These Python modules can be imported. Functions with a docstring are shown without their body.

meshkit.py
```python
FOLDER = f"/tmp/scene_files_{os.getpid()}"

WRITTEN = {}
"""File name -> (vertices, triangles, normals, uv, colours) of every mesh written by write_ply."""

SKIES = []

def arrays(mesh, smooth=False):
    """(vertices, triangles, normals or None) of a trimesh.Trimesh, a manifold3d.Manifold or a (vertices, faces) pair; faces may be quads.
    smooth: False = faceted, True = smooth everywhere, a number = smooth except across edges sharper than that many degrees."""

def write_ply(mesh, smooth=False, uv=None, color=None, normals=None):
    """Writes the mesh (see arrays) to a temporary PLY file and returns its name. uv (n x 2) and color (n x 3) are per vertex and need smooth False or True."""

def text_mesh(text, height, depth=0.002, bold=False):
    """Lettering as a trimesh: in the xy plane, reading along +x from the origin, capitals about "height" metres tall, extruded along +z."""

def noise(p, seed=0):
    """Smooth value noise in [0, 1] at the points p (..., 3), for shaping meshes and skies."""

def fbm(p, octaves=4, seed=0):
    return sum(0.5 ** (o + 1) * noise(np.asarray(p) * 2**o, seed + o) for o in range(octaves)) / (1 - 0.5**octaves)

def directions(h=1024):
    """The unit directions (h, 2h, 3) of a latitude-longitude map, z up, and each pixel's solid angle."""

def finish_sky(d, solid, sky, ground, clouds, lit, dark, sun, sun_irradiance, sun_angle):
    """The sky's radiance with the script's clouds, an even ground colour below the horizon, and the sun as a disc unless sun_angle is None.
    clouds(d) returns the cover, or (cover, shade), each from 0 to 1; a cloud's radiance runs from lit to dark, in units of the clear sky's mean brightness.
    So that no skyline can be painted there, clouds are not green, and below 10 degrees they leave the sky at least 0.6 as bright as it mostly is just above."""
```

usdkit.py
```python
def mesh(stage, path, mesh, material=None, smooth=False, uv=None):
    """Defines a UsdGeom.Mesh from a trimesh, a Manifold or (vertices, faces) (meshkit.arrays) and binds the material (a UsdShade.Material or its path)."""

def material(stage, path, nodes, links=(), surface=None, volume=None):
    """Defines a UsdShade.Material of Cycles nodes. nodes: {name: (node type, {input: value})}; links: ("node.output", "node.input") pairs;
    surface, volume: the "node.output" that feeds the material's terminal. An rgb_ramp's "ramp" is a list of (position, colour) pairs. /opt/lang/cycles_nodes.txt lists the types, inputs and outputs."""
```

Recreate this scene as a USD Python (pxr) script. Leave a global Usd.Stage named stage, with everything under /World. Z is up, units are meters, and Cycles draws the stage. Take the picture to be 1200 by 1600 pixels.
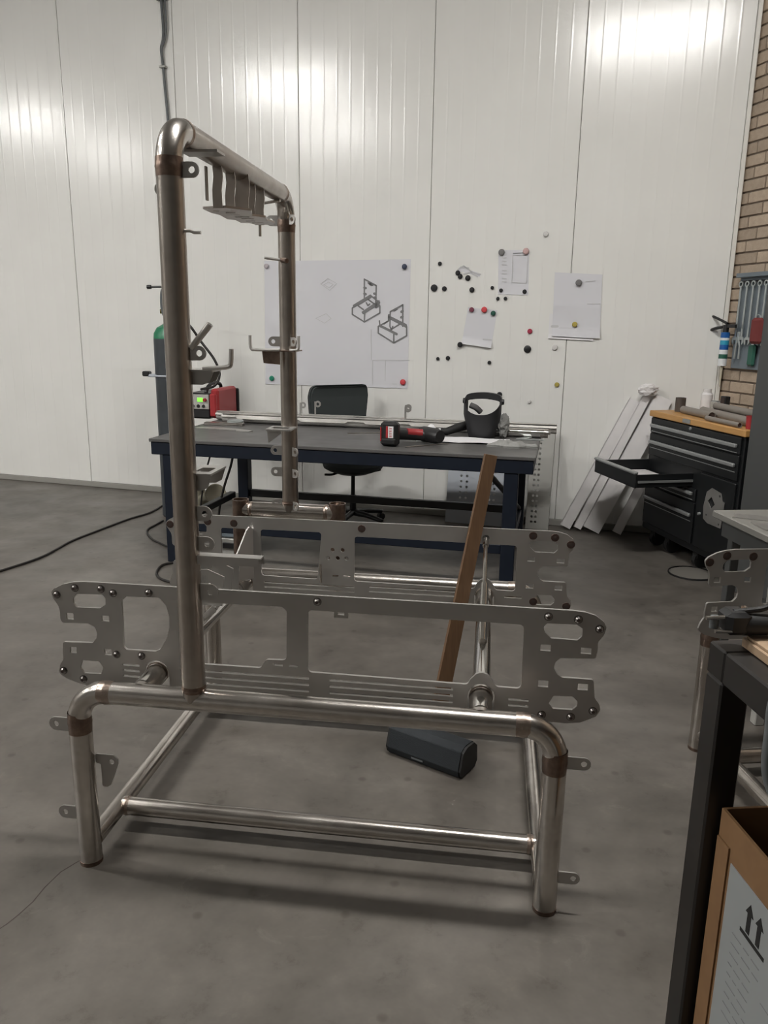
import math, random
import numpy as np, trimesh, manifold3d as m3, usdkit, meshkit
from shapely.geometry import Polygon, Point, box as sbox, LineString
from shapely import affinity, union_all
from pxr import Usd, UsdGeom, UsdLux, UsdShade, Gf, Sdf
random.seed(4); RNG = np.random.default_rng(4)
stage = Usd.Stage.CreateInMemory()
UsdGeom.SetStageUpAxis(stage, UsdGeom.Tokens.z); UsdGeom.SetStageMetersPerUnit(stage, 1.0)
UsdGeom.Xform.Define(stage, '/World'); UsdGeom.Scope.Define(stage, '/World/Looks')

# ---------------------------------------------------------------- camera
F, PITCH, ROLL, YAW = 1227.0, .237, .014, -.131          # focal length in pixels of a 1200 x 1600 picture
EYE = np.array([1.135, -1.935, 1.6])
FW = np.array([math.sin(YAW)*math.cos(PITCH), math.cos(YAW)*math.cos(PITCH), -math.sin(PITCH)])
_r = np.array([math.cos(YAW), -math.sin(YAW), 0]); _u = np.cross(_r, FW)
RT = math.cos(ROLL)*_r + math.sin(ROLL)*_u; UP = -math.sin(ROLL)*_r + math.cos(ROLL)*_u
cam = UsdGeom.Camera.Define(stage, '/World/camera')
cam.CreateHorizontalApertureAttr(36.0); cam.CreateVerticalApertureAttr(48.0); cam.CreateFocalLengthAttr(36.0*F/1200)
cam.CreateClippingRangeAttr(Gf.Vec2f(.02, 100))
M = Gf.Matrix4d(*RT, 0, *UP, 0, *(-FW), 0, *EYE, 1)
cam.AddTransformOp().Set(M)
cam.CreateExposureAttr(0.12)
LAMP = 140.0                                               # radiance of the fluorescent diffusers

# ---------------------------------------------------------------- helpers
def ray(x, y): return FW + RT*(x-600)/F - UP*(y-800)/F
def at(x, y, axis, val):                                  # the point of the plane axis = val seen at a pixel
    d = ray(x, y); return EYE + d*(val-EYE[axis])/d[axis]
def at_plane(x, y, O, n):
    d = ray(x, y); return EYE + d*(((np.asarray(O)-EYE)@n)/(d@n))

taken = {}
def numbered(parent, name):
    k = parent + '/' + name
    n = taken.get(k, -1) + 1; taken[k] = n
    return k if n == 0 else f'{k}_{n:03d}'
def prim_of(o): return o.GetPrim() if hasattr(o, 'GetPrim') else o
def tag(o, label=None, cat=None, group=None, kind=None):
    p = prim_of(o)
    for k, v in (('label', label), ('category', cat), ('group', group), ('kind', kind)):
        if v: p.SetCustomDataByKey(k, v)
    return p
def thing(name, label, cat, loc=(0, 0, 0), rotz=0, group=None, kind=None):
    x = UsdGeom.Xform.Define(stage, numbered('/World', name))
    x.AddTranslateOp().Set(Gf.Vec3d(*map(float, loc))); x.AddRotateZOp().Set(float(rotz))
    return tag(x, label, cat, group, kind)
def part(name, mesh, mat, parent, label=None, smooth=30, kind=None):
    m = usdkit.mesh(stage, numbered(str(parent.GetPath()), name), mesh, mat, smooth=smooth)
    return tag(m, label, kind=kind)
def solo(name, mesh, mat, label, cat, group=None, smooth=30, loc=None, rotz=0, kind=None):
    p = numbered('/World', name)
    m = usdkit.mesh(stage, p, mesh, mat, smooth=smooth)
    if loc is not None:
        m.AddTranslateOp().Set(Gf.Vec3d(*map(float, loc))); m.AddRotateZOp().Set(float(rotz))
    return tag(m, label, cat, group, kind)
def dup(src, loc, rotz, label, group=None):
    x = UsdGeom.Xform.Define(stage, numbered('/World', src.GetName().rstrip('0123456789').rstrip('_')))
    p = x.GetPrim(); was = src.GetCustomData()
    p.GetReferences().AddInternalReference(src.GetPath())
    x.ClearXformOpOrder()
    t = [o for o in x.GetOrderedXformOps()]
    x.GetPrim().GetAttribute('xformOp:translate').Set(Gf.Vec3d(*map(float, loc)))
    x.GetPrim().GetAttribute('xformOp:rotateZ').Set(float(rotz))
    x.GetXformOpOrderAttr().Set(['xformOp:translate', 'xformOp:rotateZ'])
    p.SetInstanceable(True)
    return tag(p, label, was.get('category'), group or was.get('group'))
def cat_(*ms): return trimesh.util.concatenate([m for m in ms])
def tm(man):
    m = man.to_mesh(); return trimesh.Trimesh(np.array(m.vert_properties[:, :3]), np.array(m.tri_verts), process=False)
def bx(x0, x1, y0, y1, z0, z1, b=0.0):
    """box, with chamfered edges of width b"""
    c = np.array([(x0+x1)/2, (y0+y1)/2, (z0+z1)/2]); h = np.array([x1-x0, y1-y0, z1-z0])/2
    if b <= 0: m = trimesh.creation.box(2*h)
    else:
        pts = []
        for sx in (-1, 1):
            for sy in (-1, 1):
                for sz in (-1, 1):
                    s = np.array([sx, sy, sz])
                    for k in range(3):
                        q = h.copy() - b; q[k] = h[k]; pts.append(s*q)
        m = trimesh.convex.convex_hull(np.array(pts))
    m.apply_translation(c); return m
def frame_of(d):
    d = np.asarray(d, float); d = d/np.linalg.norm(d)
    a = np.array([0, 0, 1.]) if abs(d[2]) < .9 else np.array([1., 0, 0])
    u = np.cross(a, d); u /= np.linalg.norm(u); return d, u, np.cross(d, u)
def sweep(path, r, n=20, caps=True, closed=False):
    """round tube along a polyline; r a number or one radius a point"""
    P = np.asarray(path, float); k = len(P); R = np.broadcast_to(r, k)
    T = np.gradient(P, axis=0); T /= np.linalg.norm(T, axis=1)[:, None]
    _, u, _ = frame_of(T[0]); rings = []; a = np.linspace(0, 2*np.pi, n, endpoint=False)
    for i in range(k):
        u = u - T[i]*(u@T[i]); u /= np.linalg.norm(u); w = np.cross(T[i], u)
        rings.append(P[i] + R[i]*(np.cos(a)[:, None]*u + np.sin(a)[:, None]*w))
    V = np.vstack(rings); f = []
    j = np.arange(n); jn = (j+1) % n
    for i in range(k-1):
        b0, b1 = i*n, (i+1)*n
        f += [np.stack([b0+j, b0+jn, b1+jn], 1), np.stack([b0+j, b1+jn, b1+j], 1)]
    if caps:
        V = np.vstack([V, P[0], P[-1]]); c0, c1 = len(V)-2, len(V)-1
        f += [np.stack([np.full(n, c0), jn, j], 1), np.stack([np.full(n, c1), (k-1)*n+j, (k-1)*n+jn], 1)]
    return trimesh.Trimesh(V, np.vstack(f), process=False)
def rod(a, b, r, n=20, r2=None): return sweep([a, b], [r, r if r2 is None else r2], n)
def pipe(a, b, r, wall, n=28):
    """open pipe, hollow"""
    a, b = np.asarray(a, float), np.asarray(b, float); h = np.linalg.norm(b-a)
    m = trimesh.creation.annulus(r-wall, r, h, sections=n)
    d, u, w = frame_of(b-a); T = np.eye(4); T[:3, 0] = u; T[:3, 1] = w; T[:3, 2] = d; T[:3, 3] = (a+b)/2
    m.apply_transform(T); return m
def arc(c, a, b, R, t0=0, t1=90, n=14):
    t = np.radians(np.linspace(t0, t1, n))[:, None]; return np.asarray(c) + R*(np.cos(t)*np.asarray(a) + np.sin(t)*np.asarray(b))
def spline(pts, n=12):
    P = np.asarray(pts, float); P = np.vstack([2*P[0]-P[1], P, 2*P[-1]-P[-2]]); out = []
    for i in range(1, len(P)-2):
        t = np.linspace(0, 1, n, endpoint=False)[:, None]; p0, p1, p2, p3 = P[i-1:i+3]
        out.append(.5*(2*p1 + (p2-p0)*t + (2*p0-5*p1+4*p2-p3)*t**2 + (3*p1-p0-3*p2+p3)*t**3))
    return np.vstack(out + [P[-2:-1]])
def extr(poly, t, O, u, v, shift=-.5):
    """shapely polygon (u, v) extruded t metres along u x v; shift -.5 centres it on O's plane"""
    gs = [g for g in getattr(poly, 'geoms', [poly]) if not g.is_empty and g.area > 1e-9]
    rings = []
    for g in gs:
        rings.append(np.asarray(g.exterior.coords)[:-1]); rings += [np.asarray(i.coords)[:-1] for i in g.interiors]
    man = m3.Manifold.extrude(m3.CrossSection(rings, m3.FillRule.EvenOdd), t)
    m = tm(man); V = m.vertices; u, v = np.asarray(u, float), np.asarray(v, float)
    m.vertices = np.asarray(O) + V[:, :1]*u + V[:, 1:2]*v + (V[:, 2:]+shift*t)*np.cross(u, v); return m
def rnd(poly, r): return poly.buffer(-r, 6).buffer(2*r, 6).buffer(-r, 6)
def bez(poly, r): return poly.buffer(r, 6).buffer(-2*r, 6).buffer(r, 6)
def lathe(prof, n=32):
    """profile (r, z) turned about z"""
    P = np.asarray(prof, float); a = np.linspace(0, 2*np.pi, n, endpoint=False)
    V = np.vstack([np.stack([r*np.cos(a), r*np.sin(a), np.full(n, z)], 1) for r, z in P]); f = []
    j = np.arange(n); jn = (j+1) % n
    for i in range(len(P)-1):
        f += [np.stack([i*n+j, i*n+jn, (i+1)*n+jn], 1), np.stack([i*n+j, (i+1)*n+jn, (i+1)*n+j], 1)]
    return trimesh.Trimesh(V, np.vstack(f), process=False)
def moved(m, T=(0, 0, 0), rx=0, ry=0, rz=0):
    m = m.copy()
    for ang, ax in ((rx, (1, 0, 0)), (ry, (0, 1, 0)), (rz, (0, 0, 1))):
        if ang: m.apply_transform(trimesh.transformations.rotation_matrix(math.radians(ang), ax))
    m.apply_translation(T); return m
def rotxy(p, deg, o=(0, 0, 0)):
    c, s = math.cos(math.radians(deg)), math.sin(math.radians(deg)); p = np.asarray(p, float)
    return np.array([o[0]+c*p[0]-s*p[1], o[1]+s*p[0]+c*p[1], o[2]+p[2]])
def to_local(p, o, deg): return rotxy(np.asarray(p, float)-np.asarray(o, float), -deg)

# ---------------------------------------------------------------- materials
def mat(name, color, rough=.5, metal=0.0, bump=None, noise=None, spec=None, coat=0.0, aniso=None, emit=None, vary=0.0, rnoise=0.0):
    """bump = (scale, strength, distance); noise = (scale, second colour, low, high); aniso = stretch of the noise; vary = brightness spread from piece to piece"""
    N = {'p': ('principled_bsdf', {'base_color': color, 'roughness': rough, 'metallic': metal})}; L = []
    if spec is not None: N['p'][1]['specular_ior_level'] = spec
    if coat: N['p'][1]['coat_weight'] = coat
    if emit: N['p'][1].update(emission_color=emit[0], emission_strength=emit[1])
    if noise or bump or rnoise:
        N['tc'] = ('texture_coordinate', {}); src = 'tc.object'
        if aniso is not None:
            N['mp'] = ('mapping', {'scale': aniso}); L.append((src, 'mp.vector')); src = 'mp.vector'
    col = None
    if noise:
        N['n'] = ('noise_texture', {'scale': noise[0], 'detail': 5, 'roughness': .6}); L.append((src, 'n.vector'))
        N['rp'] = ('rgb_ramp', {'ramp': [(noise[2], color), (noise[3], noise[1])]}); L.append(('n.fac', 'rp.fac'))
        col = 'rp.color'
    if vary:
        N['oi'] = ('object_info', {}); N['mr'] = ('map_range', {'from_min': 0.0, 'from_max': 1.0, 'to_min': 1-vary, 'to_max': 1+vary})
        N['hs'] = ('hsv', {'hue': .5, 'saturation': 1.0, 'fac': 1.0, 'color': color})
        L += [('oi.random', 'mr.value'), ('mr.result', 'hs.value')]
        if col: L.append((col, 'hs.color'))
        col = 'hs.color'
    if col: L.append((col, 'p.base_color'))
    if rnoise:
        N['rn'] = ('noise_texture', {'scale': (noise or bump)[0]*.7, 'detail': 4}); L.append((src, 'rn.vector'))
        N['rm'] = ('map_range', {'from_min': .3, 'from_max': .7, 'to_min': rough-rnoise, 'to_max': rough+rnoise}); L += [('rn.fac', 'rm.value'), ('rm.result', 'p.roughness')]
    if bump:
        N['bn'] = ('noise_texture', {'scale': bump[0], 'detail': 4}); L.append((src, 'bn.vector'))
        N['bp'] = ('bump', {'strength': bump[1], 'distance': bump[2]}); L += [('bn.fac', 'bp.height'), ('bp.normal', 'p.normal')]
    return usdkit.material(stage, '/World/Looks/' + name, N, L, 'p.BSDF')

STEEL = mat('brushed_stainless', (.60, .57, .535), .225, 1.0, noise=(7, (.50, .465, .43), .35, .7), rnoise=.04)
POST = mat('dull_stainless', (.47, .43, .39), .30, 1.0, noise=(5, (.37, .325, .29), .35, .7), rnoise=.06)
WELD = mat('pale_weld', (.44, .37, .32), .34, 1.0, noise=(40, (.27, .21, .175), .3, .7), bump=(160, .25, .002))
TINT = mat('heat_tinted_steel', (.27, .20, .16), .38, 1.0, noise=(30, (.15, .108, .09), .3, .7), bump=(160, .25, .002))
BRIGHT = mat('bright_stainless', (.66, .645, .62), .28, .55, noise=(7, (.57, .55, .52), .35, .7), rnoise=.05)
POLISH = mat('polished_steel', (.68, .66, .63), .14, 1.0)
PLATE = mat('laser_cut_sheet', (.47, .46, .44), .42, .86, noise=(9, (.43, .415, .40), .35, .7), rnoise=.05)
BOLT = mat('dark_zinc', (.26, .245, .235), .3, 1.0)
RECESS = mat('dark_brown_recess', (.075, .05, .042), .5, .6)
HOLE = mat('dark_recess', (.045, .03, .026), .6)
def wall_material():
    N = {'p': ('principled_bsdf', {'roughness': .195, 'specular_ior_level': .55}),
         'tc': ('texture_coordinate', {}), 'sx': ('separate_xyz', {}),
         'k': ('math', {'math_type': 'multiply', 'value2': math.pi/.112}), 's': ('math', {'math_type': 'sine'}),
         'pw': ('math', {'math_type': 'power', 'value2': 60.0}), 'ab': ('math', {'math_type': 'absolute'}),
         'n': ('noise_texture', {'scale': .9, 'detail': 2}), 'mp': ('mapping', {'scale': (1.5, 1.0, .7)}),
         'b1': ('bump', {'strength': .5, 'distance': .0010}), 'b2': ('bump', {'strength': .5, 'distance': .012}),
         'n2': ('noise_texture', {'scale': 2.2, 'detail': 4}), 'rp': ('rgb_ramp', {'ramp': [(.3, (.755, .75, .725)), (.7, (.785, .78, .755))]})}
    L = [('tc.object', 'sx.vector'), ('sx.x', 'k.value1'), ('k.value', 's.value1'), ('s.value', 'ab.value1'), ('ab.value', 'pw.value1'), ('pw.value', 'b1.height'),
         ('tc.object', 'mp.vector'), ('mp.vector', 'n.vector'), ('n.fac', 'b2.height'), ('b2.normal', 'b1.normal'), ('b1.normal', 'p.normal'),
         ('tc.object', 'n2.vector'), ('n2.fac', 'rp.fac'), ('rp.color', 'p.base_color')]
    return usdkit.material(stage, '/World/Looks/white_wall_panel', N, L, 'p.BSDF')
WALL = wall_material()
def floor_material():
    N = {'p': ('principled_bsdf', {'specular_ior_level': .45}), 'tc': ('texture_coordinate', {}),
         'n1': ('noise_texture', {'scale': 1.3, 'detail': 6, 'roughness': .62, 'distortion': .6}), 'r1': ('rgb_ramp', {'ramp': [(.32, (.068, .0605, .052)), (.5, (.101, .0905, .079)), (.68, (.131, .119, .105))]}),
         'n2': ('noise_texture', {'scale': 9, 'detail': 8, 'roughness': .7}), 'r2': ('rgb_ramp', {'ramp': [(.28, (.60, .58, .54)), (.42, (.93, .93, .93)), (.60, (1.05, 1.05, 1.05)), (.76, (1.28, 1.27, 1.25))]}),
         'm': ('mix', {'mix_type': 'multiply', 'fac': 1.0}),
         'v': ('voronoi_texture', {'scale': 2.3, 'feature': 'f1', 'randomness': 1.0, 'dimensions': '2D'}), 'rv': ('rgb_ramp', {'ramp': [(0.0, (.55, .53, .51)), (.022, (.66, .64, .62)), (.040, (1, 1, 1))]}), 'm2': ('mix', {'mix_type': 'multiply', 'fac': .8}),
         'n4': ('noise_texture', {'scale': 4.5, 'detail': 9, 'roughness': .72, 'distortion': 1.2}), 'r4': ('rgb_ramp', {'ramp': [(.60, (0, 0, 0)), (.70, (.022, .021, .019)), (.78, (.07, .067, .062))]}), 'm3': ('mix', {'mix_type': 'add', 'fac': 1.0}),
         'n3': ('noise_texture', {'scale': 3, 'detail': 5}), 'rr': ('map_range', {'from_min': .3, 'from_max': .7, 'to_min': .34, 'to_max': .52}),
         'b': ('bump', {'strength': .12, 'distance': .004})}
    L = [('tc.object', a + '.vector') for a in ('n1', 'n2', 'n3', 'v', 'n4')] + [('n1.fac', 'r1.fac'), ('n2.fac', 'r2.fac'), ('r1.color', 'm.color1'), ('r2.color', 'm.color2'), ('m.color', 'm2.color1'), ('v.distance', 'rv.fac'), ('rv.color', 'm2.color2'),
         ('n4.fac', 'r4.fac'), ('m2.color', 'm3.color1'), ('r4.color', 'm3.color2'), ('m3.color', 'p.base_color'), ('n3.fac', 'rr.value'), ('rr.result', 'p.roughness'), ('n2.fac', 'b.height'), ('b.normal', 'p.normal')]
    return usdkit.material(stage, '/World/Looks/polished_concrete', N, L, 'p.BSDF')
FLOOR = floor_material()
BRICK = mat('buff_brick', (.43, .345, .265), .85, noise=(26, (.36, .285, .215), .3, .7), bump=(70, .5, .004), vary=.14)
MORTAR = mat('brown_mortar', (.17, .135, .105), .95, bump=(90, .4, .003))
CEIL = mat('white_ceiling', (.5, .495, .48), .8)
ROOM = mat('plain_grey_wall', (.40, .39, .375), .7)
TRIM = mat('white_trim', (.70, .685, .64), .35)
SKIRT = mat('grey_skirting', (.28, .27, .25), .5)
SEAL = mat('grey_joint', (.30, .29, .27), .7)
BLUE = mat('navy_paint', (.0035, .0068, .0150), .5, noise=(12, (.0052, .0095, .019), .35, .75), spec=.35)
TOP = mat('dark_bench_top', (.075, .073, .072), .42, noise=(6, (.095, .092, .09), .3, .7), rnoise=.06)
BLACK = mat('black_plastic', (.013, .013, .014), .45)
RUBBER = mat('black_rubber', (.010, .010, .010), .62)
CHAIRF = mat('charcoal_fabric', (.046, .055, .056), .9, bump=(300, .3, .002))
SHELL = mat('helmet_black', (.017, .017, .019), .5, bump=(80, .1, .002))
LINER = mat('grey_liner', (.10, .095, .095), .85)
RED = mat('red_plastic', (.33, .028, .032), .42)
GREEN_LED = mat('green_display', (.05, .3, .02), .4, emit=((.25, .9, .08), 1.2))
WHITE = mat('white_paper', (.72, .715, .73), .75)
PAPER = mat('drawing_paper', (.64, .64, .675), .75)
INK = mat('grey_print', (.20, .20, .205), .8)
FAINT = mat('faint_print', (.55, .55, .56), .8)
WOOD = mat('brown_batten', (.155, .086, .042), .6, noise=(14, (.115, .062, .031), .3, .7), aniso=(6, 6, .5), bump=(60, .15, .002))
MAPLE = mat('maple_top', (.50, .275, .095), .45, noise=(10, (.42, .22, .07), .3, .7), aniso=(.5, 6, 6))
PLY = mat('plywood', (.40, .29, .19), .6, noise=(6, (.34, .235, .15), .3, .7), aniso=(1, 5, 5))
CABINET = mat('black_cabinet', (.0058, .0068, .0078), .45, spec=.4)
PIPEG = mat('mill_scale_pipe', (.24, .215, .19), .55, .3)
PIPED = mat('dark_mill_scale', (.085, .07, .06), .6, .2)
HANDLE = mat('grey_aluminium', (.33, .34, .34), .45, .6)
LOCKER = mat('grey_locker', (.060, .062, .062), .5)
BOARD = mat('blue_grey_board', (.145, .175, .20), .5)
WRENCH = mat('satin_chrome', (.50, .54, .54), .35, .8)
CARD = mat('cardboard', (.215, .118, .052), .8, noise=(12, (.18, .096, .042), .3, .7), bump=(50, .2, .002))
CARDIN = mat('cardboard_inside', (.10, .058, .036), .9)
LABEL = mat('pale_label', (.27, .285, .285), .5)
DARKSTEEL = mat('black_square_tube', (.0105, .0095, .009), .45, noise=(9, (.018, .014, .012), .4, .75))
CYL = mat('dark_grey_cylinder', (.045, .052, .060), .45, noise=(5, (.032, .037, .042), .4, .7))
GREEN = mat('green_shoulder', (.008, .15, .07), .4)
BRASS = mat('old_brass', (.30, .24, .13), .4, 1.0)
WHITEP = mat('white_profile', (.72, .70, .70), .5, noise=(4, (.64, .62, .62), .35, .7))
ZINC = mat('galvanised_sheet', (.44, .47, .52), .55, .0)
TABLEG = mat('table_grey', (.19, .185, .17), .4)
LIDC = mat('dull_lid', (.15, .14, .125), .5)
LTGREY = mat('light_grey_metal', (.44, .435, .41), .5, .3)
CREAM = mat('cream_plastic', (.50, .465, .36), .45)
CLOTH = mat('speaker_mesh', (.0105, .0140, .0175), .8, bump=(420, .5, .002))
GLOVE = mat('grey_suede', (.27, .27, .26), .9, bump=(120, .5, .003))
CABLE = mat('black_cable', (.014, .012, .011), .55)
GREYHOSE = mat('grey_hose', (.12, .13, .135), .45)
TUBEW = mat('white_tube', (.72, .74, .76), .4)
TUBEB = mat('blue_print', (.012, .10, .35), .4)
TUBEC = mat('cyan_print', (.03, .30, .45), .4)
DKGREEN = mat('dark_green_print', (.02, .10, .07), .4)
GLOW = mat('lamp_diffuser', (.9, .9, .9), .5, emit=((1.0, .98, .94), LAMP))
HOUSING = mat('lamp_housing', (.75, .75, .73), .5)
MAG = {'black': mat('black_magnet', (.012, .012, .014), .4), 'navy': mat('navy_magnet', (.035, .045, .085), .4), 'red': mat('red_magnet', (.62, .07, .08), .4), 'crimson': mat('crimson_magnet', (.36, .035, .07), .4),
       'wine': mat('wine_magnet', (.20, .05, .08), .4), 'green': mat('green_magnet', (.02, .24, .15), .4), 'dark green': mat('dark_green_magnet', (.015, .085, .06), .4), 'yellow': mat('yellow_magnet', (.42, .34, .08), .4),
       'grey': mat('grey_magnet', (.17, .165, .165), .4), 'pink': mat('pink_magnet', (.55, .37, .36), .4), 'lilac': mat('lilac_magnet', (.42, .38, .40), .4), 'white': mat('white_magnet', (.62, .61, .60), .3)}

# ---------------------------------------------------------------- the room
WO, WR = np.array([0, 4.72, 0]), math.degrees(math.atan(-.162))        # back wall: a point of it and its turn about z
WU = np.array([math.cos(math.radians(WR)), math.sin(math.radians(WR)), 0]); WN = np.array([-WU[1], WU[0], 0])
def wall_uv(x, y):
    p = at_plane(x, y, WO, WN); return float((p-WO)@WU), float(p[2])
CZ = 5.1
solo('floor', bx(-12, 7, -9.5, 7, -.2, 0), FLOOR, 'grey stained concrete floor', None, kind='structure', smooth=False)
solo('ceiling', bx(-12, 7, -9.5, 7, CZ, CZ+.2), CEIL, 'white ceiling above the workshop', None, kind='structure', smooth=False)
wb = thing('wall_back', 'white wall of tall sandwich panels', None, WO, WR, kind='structure')
part('joint', bx(-12, 2.86, .012, .12, 0, CZ), SEAL, wb)
seams = [2.842 - .0 - 1.113*k for k in range(13)]
for a, b in zip(seams[1:], seams):
    part('panel', bx(a+.0025, b-.0025, 0, .05, .05, CZ-.001, .003), WALL, wb, smooth=False)
p = rotxy((2.842, 0, 0), WR, WO)
solo('trim_1', bx(0, .03, -.012, .09, .05, CZ-.002, .004), TRIM, 'white corner trim where panels end at the bricks', None, kind='structure', loc=p, rotz=WR, smooth=False)
solo('baseboard_back', bx(-11.9, 2.85, -.018, 0, 0, .052, .004), SKIRT, 'grey skirting along the panel wall', None, kind='structure', loc=WO, rotz=WR, smooth=False)
crack = [at(x, y, 2, .0006) for x, y in ((-30, 1470), (10, 1444), (30, 1428), (52, 1408), (70, 1386), (95, 1362), (118, 1348), (140, 1336))]
solo('floor_crack', cat_(*[extr(LineString([a[:2], b[:2]]).buffer(.0016, 3), .0008, (0, 0, 0), (1, 0, 0), (0, 1, 0)) for a, b in zip(crack, crack[1:])]), HOLE, 'fine dark crack across the concrete at lower left', None, kind='structure', smooth=False)
# brick wall on the right
BO = np.array([2.845, 4.265, 0]); BR = math.degrees(math.atan2(-.92, .39)); BU = np.array([math.cos(math.radians(BR)), math.sin(math.radians(BR)), 0]); BN = np.array([-BU[1], BU[0], 0])
wr_ = thing('wall_right', 'buff brick wall with brown mortar at right', None, BO, BR, kind='structure')
part('mortar', bx(-.15, 10.5, .010, .2, 0, CZ), MORTAR, wr_, smooth=False)
row, bl, gap = .0815, .237, .012
for k in range(6, 54):
    z = k*row; off = (k % 2)*(bl+gap)/2 + (.03 if k % 3 == 0 else 0)
    x = -.16 - off
    while x < .62:
        x0, x1 = max(x, -.13), x+bl
        if x1 - x0 > .02:
            y = RNG.uniform(-.002, .002); part('brick', bx(x0, x1, y, .03, z, z+row-gap, .003), BRICK, wr_, smooth=False)
        x += bl+gap
def far_bricks():
    ms = []
    for k in range(6, 54):
        z = k*row; x = -.16 - (k % 2)*(bl+gap)/2 - (.03 if k % 3 == 0 else 0)
        while x < .62: x += bl+gap
        while x < 4.0: ms.append(bx(x, x+bl, 0, .03, z, z+row-gap)); x += bl+gap
    return cat_(*ms)
part('brick_field', far_bricks(), BRICK, wr_, smooth=False, kind='stuff')
solo('wall_front', bx(-12, 7, -9.7, -9.5, 0, CZ), ROOM, 'plain wall behind the camera', None, kind='structure', smooth=False)
solo('wall_left', bx(-12.2, -12, -9.5, 7, 0, CZ), ROOM, 'plain wall far to the left', None, kind='structure', smooth=False)
solo('wall_side', bx(7, 7.2, -9.5, 7, 0, CZ), ROOM, 'plain wall beyond the bricks', None, kind='structure', smooth=False)
def lamp(x, y, rot):
    t = thing('ceiling_light', 'long white fluorescent ceiling light overhead, out of the frame', 'ceiling light', (x, y, 4.8), rot, 'fluorescent ceiling lights')
    part('housing', cat_(bx(-.8, .8, -.13, .13, .03, .09, .01), bx(-.6, -.58, -.01, .01, .09, CZ-4.8), bx(.58, .6, -.01, .01, .09, CZ-4.8)), HOUSING, t)
    part('diffuser', bx(-.76, .76, -.11, .11, 0, .03, .008), GLOW, t)
for y, xs in ((.45, (-8.6, -3.4, 1.55)), (-2.1, (-9.2, -4.1))):
    for x in xs: lamp(x, y, 0)

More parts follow.
